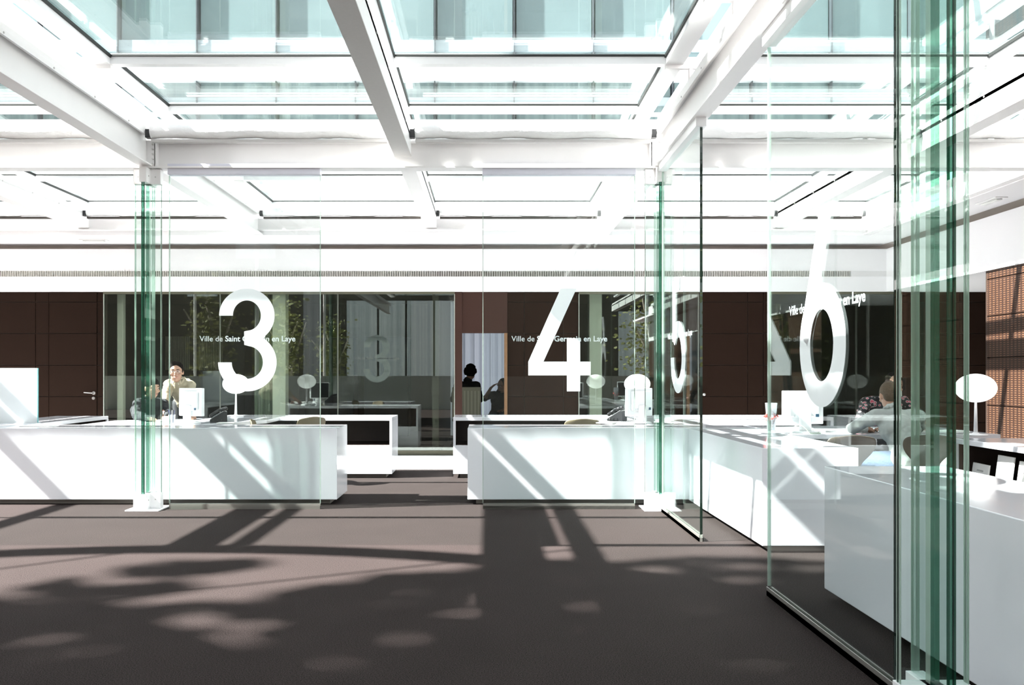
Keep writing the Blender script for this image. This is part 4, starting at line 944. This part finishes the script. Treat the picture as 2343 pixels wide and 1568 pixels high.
person('seated woman with dark tied-back hair and dark knitwear beside the leaning man',
       dict(pelvis=(-4.10, 9.92, 0.55), chest=(-4.05, 9.82, 0.84), neck=(-3.97, 9.74, 0.99), head=(-3.92, 9.68, 1.10), sl=(-4.08, 9.68, 0.925), sr=(-3.88, 9.88, 0.925),
            el=(-4.00, 9.42, 0.81), er=(-3.74, 9.72, 0.82), wl=(-3.80, 9.26, 0.785), wr=(-3.66, 9.45, 0.785), hl=(-3.71, 9.23, 0.765), hr=(-3.62, 9.36, 0.765),
            pl=(-4.17, 9.86, 0.53), pr=(-4.00, 9.92, 0.53), kl=(-4.10, 9.47, 0.52), kr=(-3.90, 9.55, 0.52), al=(-4.10, 9.47, 0.08), ar=(-3.88, 9.55, 0.08), fd=(0.3, -0.95, 0)),
       SKIN, HAIR, 'tied', KNIT, TROUS, (0.86, -0.62, -0.12), vox=0.008)
person('man in a light grey sweater and jeans seen from behind, elbows on the desk',
       dict(pelvis=(3.46, 6.83, 0.57), chest=(3.44, 6.97, 0.80), neck=(3.42, 7.06, 0.965), head=(3.43, 7.13, 1.075), sl=(3.26, 7.03, 0.905), sr=(3.62, 7.03, 0.905),
            el=(3.16, 7.24, 0.80), er=(3.74, 7.26, 0.80), wl=(3.34, 7.42, 0.79), wr=(3.58, 7.46, 0.79), hl=(3.42, 7.48, 0.775), hr=(3.52, 7.54, 0.775),
            pl=(3.36, 6.86, 0.54), pr=(3.56, 6.86, 0.54), kl=(3.08, 7.12, 0.53), kr=(3.68, 7.20, 0.53), al=(3.12, 7.08, 0.08), ar=(3.66, 7.14, 0.08), fd=(0, 1, 0)),
       SKIN, HAIRB, 'short', SWEAT, JEANS, (0.12, 1, -0.25), vox=0.008)
def floral():
    m = bpy.data.materials.new('dark_floral_print'); m.use_nodes = True; n = m.node_tree.nodes; l = m.node_tree.links; b = n['Principled BSDF']; b.inputs['Roughness'].default_value = 0.8
    t = n.new('ShaderNodeTexCoord'); v = n.new('ShaderNodeTexVoronoi'); v.inputs['Scale'].default_value = 24; r = n.new('ShaderNodeValToRGB'); e = r.color_ramp.elements
    e[0].position = 0.0; e[0].color = (0.35, 0.03, 0.06, 1); e[1].position = 0.42; e[1].color = (0.01, 0.01, 0.012, 1); q = e.new(0.26); q.color = (0.5, 0.10, 0.14, 1); q = e.new(0.33); q.color = (0.55, 0.5, 0.5, 1)
    l.new(t.outputs['Object'], v.inputs['Vector']); l.new(v.outputs['Distance'], r.inputs[0]); l.new(r.outputs[0], b.inputs['Base Color']); return m
person('dark-haired woman in a black flower-print blouse sitting behind the desk, partly hidden',
       dict(pelvis=(4.22, 8.95, 0.57), chest=(4.17, 8.85, 0.86), neck=(4.20, 8.78, 1.03), head=(4.24, 8.70, 1.14), sl=(3.99, 8.80, 0.97), sr=(4.38, 8.80, 0.97),
            el=(3.84, 8.62, 0.80), er=(4.50, 8.60, 0.80), wl=(3.98, 8.36, 0.785), wr=(4.34, 8.34, 0.785), hl=(4.06, 8.24, 0.765), hr=(4.27, 8.24, 0.765),
            pl=(4.14, 8.93, 0.53), pr=(4.32, 8.93, 0.53), kl=(4.12, 8.52, 0.53), kr=(4.34, 8.52, 0.53), al=(4.12, 8.6, 0.08), ar=(4.34, 8.6, 0.08), fd=(0, -1, 0)),
       SKIND, HAIR, 'curly', floral(), TROUS, (-0.25, -1, -0.2), vox=0.009)
office_chair(4.22, 9.0, 180, 'black office chair behind the woman in the flower print', 0.80)
z0 = 0.076
person('black-haired person in silhouette seated against the bright voile curtain',
       dict(floor=z0, pelvis=(-0.36, 13.55, 0.66), chest=(-0.37, 13.60, 0.95), neck=(-0.35, 13.66, 1.16), head=(-0.30, 13.72, 1.30), sl=(-0.52, 13.62, 1.09), sr=(-0.20, 13.62, 1.09),
            el=(-0.60, 13.85, 0.85), er=(-0.14, 13.85, 0.85), wl=(-0.50, 14.1, 0.82), wr=(-0.22, 14.1, 0.82), hl=(-0.46, 14.2, 0.8), hr=(-0.26, 14.2, 0.8),
            pl=(-0.45, 13.6, 0.62), pr=(-0.27, 13.6, 0.62), kl=(-0.47, 14.0, 0.60), kr=(-0.25, 14.0, 0.60), al=(-0.47, 14.0, 0.16), ar=(-0.25, 14.0, 0.16), fd=(0, 1, 0)),
       SKIND, HAIR, 'curly', SIL, TROUS, (0.25, 1, -0.1), vox=0.01)
person('person in dark silhouette beyond the doorway bending forward with one arm reaching left',
       dict(floor=z0, pelvis=(0.16, 14.5, 0.56), chest=(0.18, 14.45, 0.82), neck=(0.20, 14.40, 0.98), head=(0.235, 14.36, 1.07), sl=(0.06, 14.32, 0.92), sr=(0.30, 14.52, 0.90),
            el=(-0.07, 14.20, 0.86), er=(0.34, 14.3, 0.70), wl=(0.03, 14.0, 1.04), wr=(0.22, 14.1, 0.66), hl=(0.1, 13.97, 1.1), hr=(0.17, 14.0, 0.66),
            pl=(0.10, 14.5, 0.52), pr=(0.25, 14.5, 0.52), kl=(0.02, 14.12, 0.54), kr=(0.24, 14.12, 0.54), al=(0.02, 14.16, 0.16), ar=(0.24, 14.16, 0.16), fd=(0, -1, 0)),
       SKIN, HAIR, 'long', SIL, JEANS, (-0.8, -0.6, -0.3), shortsleeve=0.0, vox=0.01)
t = thing('stool', (0.17, 14.5, z0), 'dark low stool beyond the doorway under the bending person', 'stool')
MB().lathe([(0, 0.36), (0.18, 0.36), (0.19, 0.39), (0.17, 0.42), (0, 0.42)]).build('seat', LEATH, t); 
for k in range(4): MB().tube((0.12*math.cos(k*1.571+.8), 0.12*math.sin(k*1.571+.8), 0.36), (0.17*math.cos(k*1.571+.8), 0.17*math.sin(k*1.571+.8), 0), 0.012).build('leg', METAL, t)
